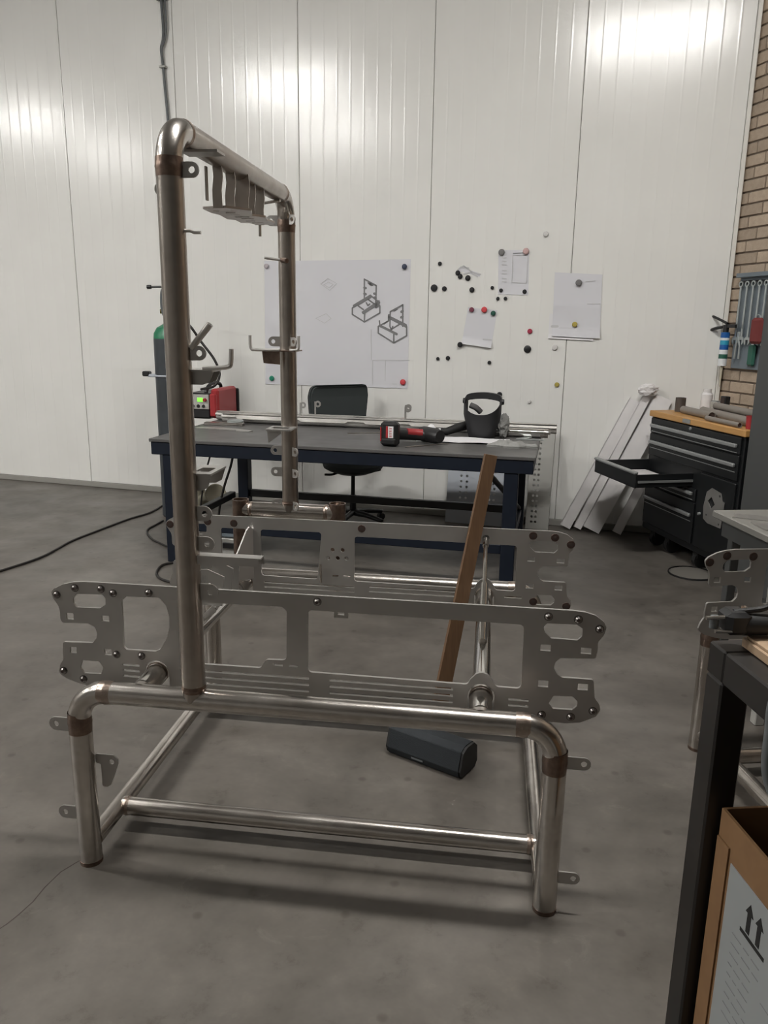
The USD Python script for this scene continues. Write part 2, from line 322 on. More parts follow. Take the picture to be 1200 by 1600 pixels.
# ---------------------------------------------------------------- the welded tube frame (local coordinates = world for the first one)
W_, H_, L_, R_ = 1.351, .563, 1.104, .0325
RE = .09
X, Y, Z = np.eye(3)
def build_frame(fr, hoop):
    def weld(c, d, r=R_, w=.012, mt=None):
        """a weld bead ring with its heat tint, about the axis d"""
        d = np.asarray(d, float); c = np.asarray(c, float)
        m = sweep([c-d*w*1.6, c-d*w, c-d*w*.35, c, c+d*w*.35, c+d*w, c+d*w*1.6], [r+.0003, r+.0008, r+.0012, r+.0022, r+.0012, r+.0008, r+.0003], 32, caps=False)
        part('weld_ring', m, mt or (TINT if abs(d[2]) > .5 else WELD), fr, 'brown heat-tinted weld')
    def tab(O, u, v, l=.055, h=.045, t=.005, hole=.008, mat_=PLATE, name='tab'):
        """lug with a rounded end and a hole: O = middle of its welded edge, u outwards, v across"""
        p = sbox(-.004, -h/2, l-h/2, h/2).union(Point(l-h/2, 0).buffer(h/2, 12)).difference(Point(l-h/2, 0).buffer(hole, 10))
        part(name, extr(p, t, O, u, v), mat_, fr)
    for y in (0, L_):
        for x, s in ((0, 1), (W_, -1)):
            part('leg', rod((x, y, .004), (x, y, H_-RE), R_, 36), STEEL, fr)
            part('foot_cap', rod((x, y, 0), (x, y, .012), R_+.001, 36), TINT, fr, 'dark welded foot cap')
            part('elbow', sweep(arc((x+s*RE, y, H_-RE), -s*X, Z, RE, 0, 90), R_, 36, caps=False), STEEL, fr)
            weld((x, y, H_-RE-.008), Z, w=.02); weld((x+s*RE, y, H_), X)
        part('top_tube', rod((RE, y, H_), (W_-RE, y, H_), R_, 36), STEEL, fr)
    for x in (.008, W_-.008):
        part('side_tube', rod((x, .01, .072), (x, L_-.01, .072), .0275, 32), STEEL, fr)
    for y in (.18, L_-.18):
        part('floor_crossbar', rod((.02, y, .072), (W_-.02, y, .072), .0285, 32), STEEL, fr)
        for x in (.036, W_-.036): weld((x, y, .072), X, .0285, .006)
    for x in (.188, 1.148):
        part('long_tube', rod((x, .02, .574), (x, L_-.02, .574), .0265, 32), POLISH, fr)
        for a, b in ((.0, .22), (L_-.22, L_)): part('sleeve', rod((x, a, .574 if a else .566), (x, b, .574 if b < L_ else .566), .0318, 32), STEEL, fr)
        weld((x, .122, .574), Y, .0318, .004); weld((x, L_-.122, .574), Y, .0318, .004)
    # side plates
    outL = [(-0.02, 0.848), (-0.054, 0.845), (-0.088, 0.836), (-0.117, 0.821), (-0.127, 0.809), (-0.123, 0.791), (-0.108, 0.768), (-0.105, 0.752), (-0.105, 0.724), (-0.099, 0.715), (-0.018, 0.718), (0.002, 0.708), (0.008, 0.688), (0.004, 0.671), (-0.009, 0.656), (-0.104, 0.653), (-0.107, 0.621), (-0.107, 0.597), (-0.118, 0.579), (-0.125, 0.557), (-0.121, 0.547), (-0.101, 0.534), (-0.061, 0.521), (-.02, .514)]
    outR = [(1.274, 0.848), (1.379, 0.848), (1.414, 0.846), (1.444, 0.838), (1.468, 0.821), (1.476, 0.805), (1.471, 0.783), (1.457, 0.763), (1.457, 0.735), (1.454, 0.713), (1.359, 0.708), (1.347, 0.695), (1.344, 0.676), (1.354, 0.658), (1.367, 0.650), (1.453, 0.65), (1.457, 0.619), (1.46, 0.596), (1.474, 0.578), (1.478, 0.561), (1.467, 0.54), (1.427, 0.519), (1.387, 0.513), (1.335, 0.514)]
    outline = bez(rnd(Polygon(outL + outR[::-1]), .006), .008)
    octs = [[(-0.047, 0.809), (0.033, 0.812), (0.042, 0.801), (0.041, 0.781), (0.023, 0.768), (-0.051, 0.766), (-0.061, 0.78), (-0.06, 0.795)], [(-0.047, 0.598), (0.007, 0.598), (0.019, 0.579), (0.011, 0.557), (-0.044, 0.555), (-0.056, 0.573)],
            [(1.317, 0.807), (1.397, 0.809), (1.414, 0.798), (1.414, 0.776), (1.402, 0.763), (1.33, 0.764), (1.313, 0.78), (1.309, 0.796)], [(1.348, 0.594), (1.401, 0.596), (1.415, 0.581), (1.414, 0.567), (1.402, 0.555), (1.348, 0.554), (1.336, 0.569)]]
    squares = [(-.087, .727, -.063, .747), (.025, .728, .049, .746), (-.084, .619, -.062, .639), (.025, .62, .049, .64), (1.304, .726, 1.332, .745), (1.413, .725, 1.441, .743), (1.304, .618, 1.332, .638), (1.412, .617, 1.440, .636)]
    def holes(ps, r=.006): return [rnd(Polygon(p), r) for p in ps]
    def rects(rs): return [sbox(*r) for r in rs]
    def arches(): return [Point(x, .576).buffer(.038, 16).union(sbox(x-.038, .49, x+.038, .576)) for x in (.188, 1.148)]
    ends = holes(octs, .005) + rects(squares)
    winL = Polygon([(0.106, 0.81), (0.208, 0.813), (0.228, 0.79), (0.236, 0.755), (0.234, 0.72), (0.226, 0.69), (0.204, 0.652), (0.188, 0.643), (0.096, 0.642), (0.088, 0.652), (0.091, 0.737), (0.091, 0.794)])
    win2 = Polygon([(.262, .805), (.575, .808), (.589, .796), (.585, .644), (.525, .642), (.507, .614), (.262, .613)])
    hump = bez(Polygon([(1.09, .55), (1.108, .606), (1.116, .625), (1.132, .643), (1.148, .649), (1.164, .643), (1.180, .625), (1.188, .606), (1.206, .55)]), .004)
    win3 = Polygon([(.65, .803), (1.256, .799), (1.258, .608), (.648, .612)]).difference(hump)
    louv = rects([(.08, .590, .134, .597), (.08, .572, .134, .579), (.08, .554, .134, .561), (1.225, .570, 1.281, .577), (1.225, .552, 1.281, .559)] + [(.711, z, 1.069, z+.0075) for z in (.588, .568, .548)] + [(.262, z, .651, z+.0075) for z in (.588, .568, .548)])
    small = rects([(.547, .624, .574, .630), (.591, .624, .618, .630)])
    front_poly = outline
    for h in ends + [bez(winL, .01), rnd(win2, .012), rnd(win3, .012)] + louv + small + arches(): front_poly = front_poly.difference(h)
    YF, YR = .125, L_-.125-.008
    pf = part('side_plate', extr(front_poly, .009, (0, YF, 0), X, Z), PLATE, fr, 'laser-cut steel plate near the tall post')
    def bolt(parent, x, z, y, r=.0092, m_=BOLT):
        part('bolt', cat_(moved(lathe([(0, .009), (r*.55, .0085), (r, .004), (r, 0)], 14), rx=90, T=(x, y-.0045, z)), moved(lathe([(0, .001), (r*1.35, .001), (r*1.35, 0)], 14), rx=90, T=(x, y-.0045, z))), m_, parent)
        part('bolt_socket', moved(lathe([(0, .0005), (r*.5, .0005), (r*.5, 0)], 6), rx=90, T=(x, y-.0132, z)), HOLE, parent)
    for x, z in [(-0.11, 0.803), (-0.051, 0.827), (0.03, 0.829), (0.067, 0.818), (0.177, 0.826), (0.065, 0.625), (0.143, 0.626), (-0.109, 0.56), (-0.047, 0.537), (0.678, 0.830), (1.32, 0.827), (1.4, 0.824), (1.458, 0.800), (1.458, 0.557), (1.399, 0.534), (1.319, 0.534)]:
        bolt(pf, x, z, YF)
    winA = Polygon([(.262, .800), (.508, .800), (.490, .606), (.262, .610)])
    winA0 = Polygon([(.10, .799), (.20, .799), (.23, .72), (.20, .645), (.10, .643)])
    winB = Polygon([(.638, .790), (1.262, .785), (1.264, .603), (.638, .607)]).difference(hump)
    rear_poly = outline
    for h in ends + [bez(winA0, .01), rnd(winA, .012), rnd(winB, .012)] + arches() + [Point(1.145, .808).buffer(.0135)]: rear_poly = rear_poly.difference(h)
    for h in [Point(x, z).buffer(.0085, 8) for x, z in [(0.551, 0.731), (0.591, 0.732), (0.533, 0.697), (0.572, 0.698), (0.607, 0.699)]] + rects([(.272, .579, .638, .586), (.272, .560, .638, .567), (.697, .585, 1.06, .592), (.697, .566, 1.06, .573), (1.225, .575, 1.29, .583), (.55, .622, .575, .628), (.595, .622, .62, .628)]): rear_poly = rear_poly.difference(h)
    pr = part('side_plate', extr(rear_poly, .009, (0, YR, 0), X, Z), PLATE, fr, 'laser-cut steel plate at the far end')
    for x, z in [(-.11, .803), (-.05, .826), (0.047, 0.822), (0.154, 0.820), (0.666, 0.823), (1.32, 0.827), (1.401, 0.824), (1.461, 0.800), (1.335, 0.566), (1.46, 0.555)]:
        part('bolt_recess', moved(lathe([(0, .0012), (.014, .0012), (.0155, 0)], 16), rx=90, T=(x, YR-.0045, z)), RECESS, pr)
        part('bolt_socket', moved(lathe([(0, .0006), (.007, .0006), (.007, 0)], 8), rx=90, T=(x, YR-.0057, z)), HOLE, pr)
    # the slim rod rising to the far plate, and small parts on the plates
    part('strut', rod((1.147, .44, .608), (1.146, .72, .706), .0138, 20), POLISH, fr, 'polished slim strut')
    part('strut', rod((1.146, .70, .699), (1.1445, .952, .800), .0082, 16), POLISH, fr, 'polished slim strut')
    part('strut_end', rod((1.1445, .925, .789), (1.1440, .962, .804), .0118, 20), POLISH, fr, 'bright strut end in the plate hole')
    part('hanging_clip', extr(sbox(-.02, -.028, .02, .006).difference(sbox(-.010, -.02, .010, -.004)), .012, (.742, YF+.02, .806), X, Z), PLATE, fr)
    part('gusset', extr(bez(Polygon([(0, 0), (.22, .0), (.22, .20), (.205, .215), (.19, .20), (.14, .11), (.06, .04), (0, .02)]), .004), .008, (.236-.135, YR-.186, .60), np.array([.59, .807, 0]), Z), PLATE, fr)
    for y in (.62, .72, .80):
        part('ring_bracket', extr(Polygon([(-.11, -.06), (.05, -.06), (.06, .05), (.0, .075), (-.11, .07)]).difference(affinity.scale(Point(-.02, .01).buffer(.045), .7, 1)), .006, (.17, y, .665), X, Z), PLATE, fr)
    part('upright_pin', rod((.508, YR-.02, .60), (.506, YR-.02, .675), .005, 10), STEEL, fr)
    # brackets on the legs
    tab((-R_, 0, .452), -X, Z, .062, .042); tab((-R_, 0, .162), -X, Z, .058, .042)
    tab((W_+R_, 0, .462), X, Z, .062, .036); tab((W_+R_, 0, .108), X, Z, .058, .036)
    part('gusset', extr(bez(Polygon([(-.004, 0), (.052, 0), (.066, -.012), (.066, -.026), (.040, -.098), (.028, -.106), (.012, -.106), (.012, -.03), (-.004, -.03)]), .006).difference(Point(.046, -.022).buffer(.008)), .005, (R_, .02, .352), X, Z), PLATE, fr)
    if not hoop: return fr
    # hoop
    HB, XP = 2.048, .350
    part('post', rod((XP, 0, H_), (XP, 0, HB-RE), R_, 36), POST, fr); weld((XP, 0, H_+.037), Z, w=.006)
    part('post', rod((XP, L_, .847), (XP, L_, HB-RE), R_, 36), POST, fr); weld((XP, L_, .847+.037), Z, w=.005)
    part('elbow', sweep(arc((XP, RE, HB-RE), -Y, Z, RE), R_, 36, caps=False), STEEL, fr)
    part('elbow', sweep(arc((XP, L_-RE, HB-RE), Y, Z, RE), R_, 36, caps=False), STEEL, fr)
    part('beam', rod((XP, RE, HB), (XP, L_-RE, HB), R_, 36), POST, fr)
    weld((XP, 0, HB-RE-.004), Z, w=.014); weld((XP, L_, HB-RE-.01), Z, w=.016); weld((XP, RE, HB), Y, w=.006); weld((XP, L_-RE, HB), Y, w=.008)
    # risers at the far end
    for x in (.14, .544):
        part('riser', pipe((x, L_, H_), (x, L_, .887), .034, .004), TINT, fr, 'brown heat-tinted stub tube with an open top')
    part('riser_crossbar', rod((.14, L_, .847), (.544, L_, .847), .031, 32), STEEL, fr)
    weld((.185, L_, .847), X, .031, .005); weld((.499, L_, .847), X, .031, .005)

    # brackets on the near post
    tab((XP+R_, 0, 1.948), X, Z, .041, .036); tab((XP+R_, 0, 1.518), X, Z, .041, .036)
    tab((XP+R_, 0, .884), X, Z, .05, .046); tab((XP+R_, .0, 1.102), X, Z, .04, .04); tab((XP+R_, 0, 1.019), X, Z, .044, .04)
    tab((XP-R_+.005, 0, 1.905), -X, Z, .012, .03, hole=.002)
    part('pin', sweep([(XP+.02, .0, 1.810), (XP+.045, .0, 1.810), (XP+.055, .0, 1.806), (XP+.072, .0, 1.806)], .0042, 10), BRIGHT, fr)
    part('stub_pipe', pipe((XP+.035, .0, 1.530), (XP+.087, .0, 1.590), .0085, .002, 20), BRIGHT, fr)
    def tray(z, x0, x1, y0, y1, dep=.035, slot=True, nm='tray'):
        a = sbox(x0, y0, x1, y1); c = (x0+x1)/2
        if slot: a = a.difference(sbox(x0+(x1-x0)*.25, y0+(y1-y0)*.25, x1-(x1-x0)*.22, y1-(y1-y0)*.3))
        top = extr(rnd(a, .004), .005, (0, 0, z), X, Y)
        side = extr(bez(Polygon([(x0, 0), (x1, 0), (x1-.012, -dep*.8), (x1-.03, -dep), (x0, -dep)]), .003), .004, (0, y0+.01, z), X, Z)
        side2 = extr(bez(Polygon([(x0, 0), (x1, 0), (x1-.012, -dep*.8), (x1-.03, -dep), (x0, -dep)]), .003), .004, (0, y1-.01, z), X, Z)
        part(nm, cat_(top, side, side2), PLATE, fr)
    tray(1.474, XP-.0, XP+.088, .0, .07, slot=False)
    part('hook', sweep(spline([(XP+.06, .01, 1.479), (XP+.10, .01, 1.482), (XP+.128, .01, 1.486), (XP+.134, .01, 1.498), (XP+.136, .01, 1.530)], 6), .006, 12), BRIGHT, fr)
    tray(1.206, XP-.0, XP+.072, .0, .13, .045)
    part('channel_bar', cat_(bx(XP+.02, XP+.205, -.012, .02, .985, .989), bx(XP+.02, XP+.2, -.012, -.008, .966, .985), bx(XP+.02, XP+.205, .016, .02, .966, .985)), PLATE, fr)
    # brackets on the far post
    for z in (1.965, 1.522, 1.095, 1.008, .875):
        tab((XP-R_, L_, z), -X, Z, .046, .038); tab((XP+.018, L_-R_+.006, z), np.array([.8, -.6, 0]), Z, .034, .034)
    part('pin', sweep([(XP-.02, L_-.03, 1.823), (XP-.05, L_-.04, 1.826), (XP-.075, L_-.04, 1.829)], .005, 10), BRIGHT, fr)
    part('pin', rod((XP-.012, L_-.028, 1.822), (XP+.012, L_-.048, 1.818), .009, 12), TINT, fr)
    part('tray', cat_(extr(rnd(sbox(XP-.09, L_-.06, XP+.045, L_+.05), .006), .005, (0, 0, 1.488), X, Y), extr(Polygon([(XP-.09, 0), (XP-.02, 0), (XP-.02, -.05), (XP-.085, -.045)]), .004, (0, L_-.05, 1.486), X, Z)), TINT, fr)
    for s, x1 in ((-1, XP-.135), (1, XP+.055)):
        part('hook', sweep(spline([(XP+s*.02, L_-.055, 1.491), (x1-s*.02, L_-.055, 1.491), (x1-s*.004, L_-.055, 1.495), (x1, L_-.055, 1.51), (x1, L_-.055, 1.545)], 6), .006, 12), BRIGHT, fr)
    part('tray', cat_(extr(rnd(sbox(XP-.065, L_-.12, XP+.035, L_-.02), .004).difference(sbox(XP-.05, L_-.095, XP+.018, L_-.045)), .006, (0, 0, 1.192), X, Y), extr(Polygon([(XP-.06, 0), (XP-.005, 0), (XP-.005, -.012), (XP-.055, -.05)]), .004, (0, L_-.11, 1.19), X, Z)), PLATE, fr)
    # the comb bracket hanging under the beam
    for y, xo, w in [(.345, -.004, .027), (.445, .0, .028), (.545, .004, .044), (.645, .0, .030), (.745, .0, .030)]:
        q = Polygon([(xo-w/2, .01), (xo+w/2, .01), (xo+w/2+.004, -.035), (xo+w/2-.001, -.07), (xo+w/2, -.118), (xo-w/2, -.118), (xo-w/2-.001, -.07), (xo-w/2+.004, -.035)])
        part('strip', extr(q, .004, (XP+.002, y, HB-.022), X, Z), POST, fr)
    part('comb_shelf', extr(bez(Polygon([(-.055, .365), (.02, .345), (.04, .37), (.075, .41), (.06, .47), (.045, .52), (.075, .56), (.06, .64), (.065, .70), (.05, .74), (-.01, .735), (-.02, .70), (-.045, .69), (-.04, .62), (-.06, .60), (-.05, .50), (-.06, .45)]), .004).difference(union_all([Point(-.03, .41).buffer(.009), sbox(-.01, .58, .03, .592), sbox(-.01, .68, .03, .70)])), .006, (XP, 0, HB-.136), X, Y), POST, fr)
    part('edge_strip', bx(XP-.034, XP-.030, .335, .35, HB-.12, HB-.03), POST, fr)
    part('wire_loop', sweep([(XP+.02, L_-.16, HB-.035), (XP-.052, L_-.16, HB-.045), (XP-.055, L_-.16, HB-.05), (XP-.056, L_-.16, HB-.155)], .005, 10), STEEL, fr)
    part('beam_plate', bx(XP-.01, XP+.085, .10, .16, HB-R_-.008, HB-R_-.002), PLATE, fr)
    return fr
build_frame(thing('tube_frame', 'welded stainless tube frame with a tall hoop, standing in the middle of the floor', 'metal frame', (0, 0, 0), 0), True)
build_frame(thing('tube_frame', 'second stainless tube frame, cut off by the right edge behind the near black bench', 'metal frame', (2.245, -.105, 0), 13.0), False)

# ---------------------------------------------------------------- navy work bench and what lies on it
BA, BRT = np.array([-1.068, 2.926, 0]), -5.16
bn_ = thing('work_bench', 'long navy steel work bench with a dark top, before the white wall', 'work bench', BA, BRT)
BWD, BD, BH = 2.496, 1.12, .84
def bl_(x, y, z=BH): p = to_local(at(x, y, 2, z), BA, BRT); return p           # pixel -> bench coordinates on its top
part('top', bx(0, BWD, 0, BD, BH-.022, BH, .003), TOP, bn_, 'dark grey bench top')
part('rail', bx(.01, BWD-.01, .006, .05, BH-.105, BH-.022, .004), BLUE, bn_)
part('rail', bx(.01, BWD-.01, BD-.05, BD-.01, BH-.105, BH-.022, .004), BLUE, bn_)
for x in (.01, BWD-.06): part('rail', bx(x, x+.05, .05, BD-.05, BH-.105, BH-.022, .004), BLUE, bn_)
for x in (.085, BWD-.18):
    for y in (.012, BD-.10): part('leg', bx(x+(.09 if y > .5 and x < 1 else 0), x+.085+(.09 if y > .5 and x < 1 else 0), y, y+.085, 0, BH-.105, .004), BLUE, bn_)
    part('stretcher', bx(x+.02, x+.07, .097, BD-.10, .235, .285, .004), BLACK if x < 1 else BLUE, bn_)
part('stretcher', bx(.17, BWD-.18, .03, .075, .225, .285, .004), BLUE, bn_)
part('stretcher', bx(.26, BWD-.18, BD-.075, BD-.03, .245, .30, .004), BLACK, bn_)
part('brace', rod((BWD-.30, .12, BH-.11), (BWD-.13, BD-.12, .30), .018, 10), BLACK, bn_)
G1 = None
def on_bench(name, label, cat, px, py, rot=0, z=BH, group=None):
    p = at(px, py, 2, z); return thing(name, label, cat, (p[0], p[1], z+.0006), rot+BRT, group)
# steel rails lying along the back
def rail_item(name, label, y, x0, x1, zb, slots, tabs):
    p = rotxy((x0, y, BH+zb), BRT, BA); t = thing(name, label, 'steel rail', p, BRT, None)
    Ln = x1-x0
    poly = sbox(0, -.03, Ln, .03)
    for a, b in slots: poly = poly.difference(rnd(sbox(a, -.012, b, .012), .005))
    part('slotted_face', extr(poly, .004, (0, 0, .068), X, Y), BRIGHT, t)
    part('back_tube', rod((0, .0, .033), (Ln, .0, .033), .0325, 24), BRIGHT, t)
    part('front_lip', extr(union_all([sbox(0, .050, Ln, .068)] + [Polygon([(a, .050), (b, .050), (b-.02, .036), (a+.02, .036)]) for a, b in slots]), .004, (0, -.075, .004), X, np.array([0, .6, .8])), BRIGHT, t)
    for a in tabs:
        pg = sbox(-.006, 0, .006, .10).union(Point(.02, .082).buffer(.024)).difference(Point(.02, .082).buffer(.011))
        part('tab', extr(pg, .005, (a, 0, .068), X, Z), PLATE, t)
rail_item('slotted_rail', 'long slotted steel rail with upright P-shaped tabs at the bench back, the nearer of two', BD-.16, .10, 1.98, .0008, [(.12, .5), (.62, 1.0), (1.12, 1.34), (1.46, 1.78)], [.62, 1.42])
rail_item('slotted_rail', 'long slotted steel rail behind the other, its end sticking past the bench at right', BD-.045, .0, 2.60, .0008, [(.1, .55), (.7, 1.1), (1.3, 1.5), (1.8, 2.1)], [.80, 1.50])
t = thing('bright_tube', 'short bright steel tube with a flange at the right end of the bench', 'steel tube', rotxy((1.92, BD-.27, BH+.0318), BRT, BA), BRT)
part('tube', rod((.13, 0, 0), (.62, 0, 0), .031, 28), POLISH, t); part('flange', rod((.60, 0, .0), (.625, 0, 0), .0315, 28), STEEL, t); part('end_bolt', rod((.625, 0, .0), (.64, 0, 0), .010, 12), POLISH, t)
# welder
t = on_bench('welding_machine', 'red and black welding machine with a green display, left end of the bench', 'welder', 318, 655, 0)
part('body', bx(-.14, .05, .02, .40, 0, .20, .012), BLACK, t)
part('side_panel', cat_(bx(.05, .118, .03, .39, .006, .235, .016), bx(.055, .11, -.002, .03, .02, .20, .01)), RED, t, 'red side panel')
part('front_panel', bx(-.135, .045, .010, .021, .075, .19, .004), LTGREY, t, 'silver control panel')
part('display', bx(-.05, -.005, .006, .0105, .135, .165), GREEN_LED, t, 'lit green display')
part('knob', moved(lathe([(0, .02), (.012, .02), (.014, 0)], 16), rx=90, T=(.015, .010, .15)), RED, t, 'red knob')
for k in range(3): part('socket', moved(lathe([(0, .008), (.011, .008), (.013, 0)], 14), rx=90, T=(-.09+.045*k, .010, .10)), BLACK, t)
part('handle', sweep(spline([(0, .06, .20), (.01, .09, .25), (.01, .20, .27), (.01, .31, .25), (0, .34, .20)], 8), .014, 12), BLACK, t)
part('rear_trim', bx(.045, .13, .39, .42, .02, .215, .008), BLACK, t)
hp = [at(*q) for q in ((292, 505, 1, 3.55), (315, 535, 1, 3.55), (335, 562, 1, 3.55), (343, 585, 1, 3.55), (335, 603, 1, 3.5), (315, 617, 1, 3.45))]
wl = rotxy((-.04, .10, .25), BRT, at(318, 655, 2, BH))
hp2 = hp[:-1] + [np.array([-.985, 3.70, 1.10])]
bp0 = to_local(hp[0], (0, 0, 0), 0)
solo('welding_hose', sweep(spline([(-1.385, 4.165, 1.66), (-1.28, 3.95, 1.58)] + hp2, 10), .009, 12), CABLE, 'black welding hose curving down to the red welder', 'hose')
# small things left on the bench
t = on_bench('tape_measure', 'silver round tape measure at the left of the bench', 'tape measure', 368, 664)
part('case', lathe([(0, 0), (.055, 0), (.062, .008), (.062, .030), (.052, .040), (0, .042)], 28), WRENCH, t); part('tape_hook', bx(-.10, -.055, -.012, .012, .02, .024), STEEL, t)
pg = bez(Polygon([(0, 0), (.10, -.012), (.34, -.03), (.355, -.07), (.45, -.075), (.46, -.02), (.36, .03), (.20, .075), (.03, .06)]), .006)
pb = at(303, 669, 2, BH); solo('cut_sheet', extr(pg, .004, (0, 0, .0028), X, Y), PLATE, 'jagged offcut of grey sheet lying at the left of the bench', 'sheet metal', loc=(pb[0], pb[1], BH), rotz=BRT)
pb = at(338, 659, 2, BH); solo('flat_bar', bx(0, .30, -.025, .025, .0006, .022, .003), STEEL, 'short flat steel bar behind the tape measure', 'steel bar', loc=(pb[0]-.02, pb[1]-.19, BH), rotz=BRT+4)
# drill: battery pack end towards the camera
t = on_bench('impact_wrench', 'black and red cordless impact wrench lying on the bench', 'power tool', 607, 698, -4)
part('battery', cat_(bx(-.058, .058, 0, .07, .0, .155, .018), bx(-.048, .048, -.01, .02, .012, .05, .008)), BLACK, t)
part('battery_trim', bx(-.059, -.050, .006, .064, .03, .12, .003), RED, t, 'red trim strip')
part('sticker', bx(-.018, .030, -.0025, .0, .055, .128), WHITE, t, 'white and red sticker on the battery')
part('sticker_band', cat_(bx(-.018, -.004, -.0035, -.0015, .055, .128), *[bx(.004, .020, -.0035, -.002, .062+.0105*k, .0655+.0105*k) for k in range(6)]), RED, t, 'red print')
part('handle', sweep(spline([(0, .06, .075), (.03, .13, .065), (.11, .20, .055), (.20, .235, .05)], 8), [.036]*24+[.034], 18), BLACK, t)
part('handle_grip', sweep(spline([(.075, .160, .0745), (.12, .190, .0700), (.165, .210, .066)], 6), .026, 16), RED, t, 'red grip inlay')
part('motor_head', sweep([(.13, .30, .055), (.16, .27, .055), (.26, .20, .055), (.29, .18, .055)], [.02, .05, .05, .04], 20), BLACK, t)
part('chuck', sweep([(-.19, .44, .052), (-.12, .41, .055), (.05, .33, .055), (.13, .29, .055)], [.012, .018, .022, .034], 16), BLACK, t)
pa, pb_ = at(543, 678, 2, BH), at(592, 677, 2, BH); pa[2] = pb_[2] = BH+.0045
solo('thin_rod', rod(pa, pb_+[.03, 0, 0], .004, 10), STEEL, 'thin filler rod left of the impact wrench', 'metal rod')
pa, pb_ = at(618, 699, 2, BH), at(700, 694, 2, BH); pa[2] = pb_[2] = BH+.0045
solo('thin_rod', rod(pa+[.06, 0, 0], pb_, .0035, 10), STEEL, 'thin filler rod right of the impact wrench, before the paper', 'metal rod')
def sheet(w, h, nx=14, ny=10, amp=.006, seed=0, t=.0008):
    """thin closed sheet with gentle waves, in the xy plane from the origin"""
    gx, gy = np.meshgrid(np.linspace(0, w, nx), np.linspace(0, h, ny), indexing='ij')
    z = meshkit.fbm(np.stack([gx*9, gy*9, gx*0], -1), 2, seed)*amp
    V = np.stack([gx, gy, z], -1).reshape(-1, 3); i = np.arange(nx*ny).reshape(nx, ny)
    q = np.stack([i[:-1, :-1], i[1:, :-1], i[1:, 1:], i[:-1, 1:]], -1).reshape(-1, 4)
    f = np.vstack([q[:, [0, 1, 2]], q[:, [0, 2, 3]]]); n = len(V)
    rim = np.concatenate([i[:, 0], i[-1, 1:], i[-2::-1, -1], i[0, -2:0:-1]]); rn = np.roll(rim, -1)
    return trimesh.Trimesh(np.vstack([V, V-[0, 0, t]]), np.vstack([f, f[:, ::-1]+n, np.stack([rim, rim+n, rn+n], 1), np.stack([rim, rn+n, rn], 1)]), process=False)
p = at(650, 690, 2, BH)
solo('paper_sheet', moved(sheet(.60, .22, amp=.012, seed=3), T=(0, 0, .002)), WHITE, 'white paper sheets lying under the helmet on the bench', 'paper', loc=(p[0], p[1], BH), rotz=BRT+1)
p = at(655, 684, 2, BH); V = sheet(.11, .09, 10, 8, .02, 8)
V.vertices[:, 2] += .055*np.sin(np.clip(V.vertices[:, 0]/.11, 0, 1)*np.pi)*(.4+.6*V.vertices[:, 1]/.09)
solo('crumpled_paper', moved(V, T=(0, 0, .016)), WHITE, 'crumpled bit of white paper beside the impact wrench handle', 'paper', loc=(p[0], p[1], BH), rotz=BRT-8)
t = on_bench('flashlight', 'dark torch with a white ring, lying before the helmet', 'flashlight', 678, 682, 8)
part('barrel', sweep([(-.045, 0, .034), (.0, 0, .034), (.03, 0, .034)], .022, 18), GREYHOSE, t); part('ring', sweep([(.03, 0, .034), (.045, 0, .034)], .023, 18), WHITE, t, 'white ring'); part('head', sweep([(.045, 0, .034), (.085, .01, .034), (.17, .06, .06), (.27, .12, .08)], [.023, .026, .03, .032], 18), RUBBER, t)
# welding helmet
t = on_bench('welding_helmet', 'black welding helmet standing open side up on the bench', 'welding helmet', 752, 684, -3)
def helmet():
    A = np.radians(np.linspace(-118, 118, 49)); rows = 12; V = []
    for i in range(rows):
        s = i/(rows-1)
        for a in A:
            c = math.cos(a)
            rim = .165 + .095*(1-max(c, 0))**1.1 if c > 0 else .26 - .01*(abs(a)-math.pi/2)
            z = .004 + s*(rim-.004)
            rx = .088 + .040*min(1, z/.16); ry = .070 + .055*min(1, z/.2)
            V.append((rx*math.sin(a), -ry*c*(1 - .12*s), z))
    V = np.array(V); n = len(A); i = np.arange(rows*n).reshape(rows, n)
    q = np.stack([i[:-1, :-1], i[:-1, 1:], i[1:, 1:], i[1:, :-1]], -1).reshape(-1, 4)
    inner = V*[.955, .955, 1]; N = len(V)
    f = np.vstack([q[:, [0, 1, 2]], q[:, [0, 2, 3]]])
    rim = np.concatenate([i[0, :], i[1:, -1], i[-1, -2::-1], i[-2:0:-1, 0]]); rn = np.roll(rim, -1)
    return trimesh.Trimesh(np.vstack([V, inner]), np.vstack([f, f[:, ::-1]+N, np.stack([rim, rim+N, rn+N], 1), np.stack([rim, rn+N, rn], 1)]), process=False)
part('shell', helmet(), SHELL, t)
part('chin', extr(affinity.scale(Point(0, 0).buffer(1, 20), .082, .064), .006, (0, 0, .005), X, Y), SHELL, t)
band = spline([(-.125, .02, .25), (-.10, .02, .272), (0, .03, .283), (.10, .02, .272), (.122, .02, .25)], 10)
W = []
for q in band: W += [q+[0, 0, -.021], q+[0, 0, .021], q+[0, .05, .021], q+[0, .05, -.021]]
k = len(band); f = []
for i in range(k-1):
    for j in range(4): a, b = i*4+j, i*4+(j+1) % 4; f += [(a, b, b+4), (a, b+4, a+4)]
f += [(0, 2, 1), (0, 3, 2), ((k-1)*4, (k-1)*4+1, (k-1)*4+2), ((k-1)*4, (k-1)*4+2, (k-1)*4+3)]
part('head_strap', trimesh.Trimesh(np.array(W), np.array(f), process=False), SHELL, t, 'padded black head strap')
for s in (-1, 1): part('knob', moved(lathe([(0, .024), (.018, .022), (.022, .0)], 18), ry=90*s, T=(s*.118, .03, .245)), BLACK, t)
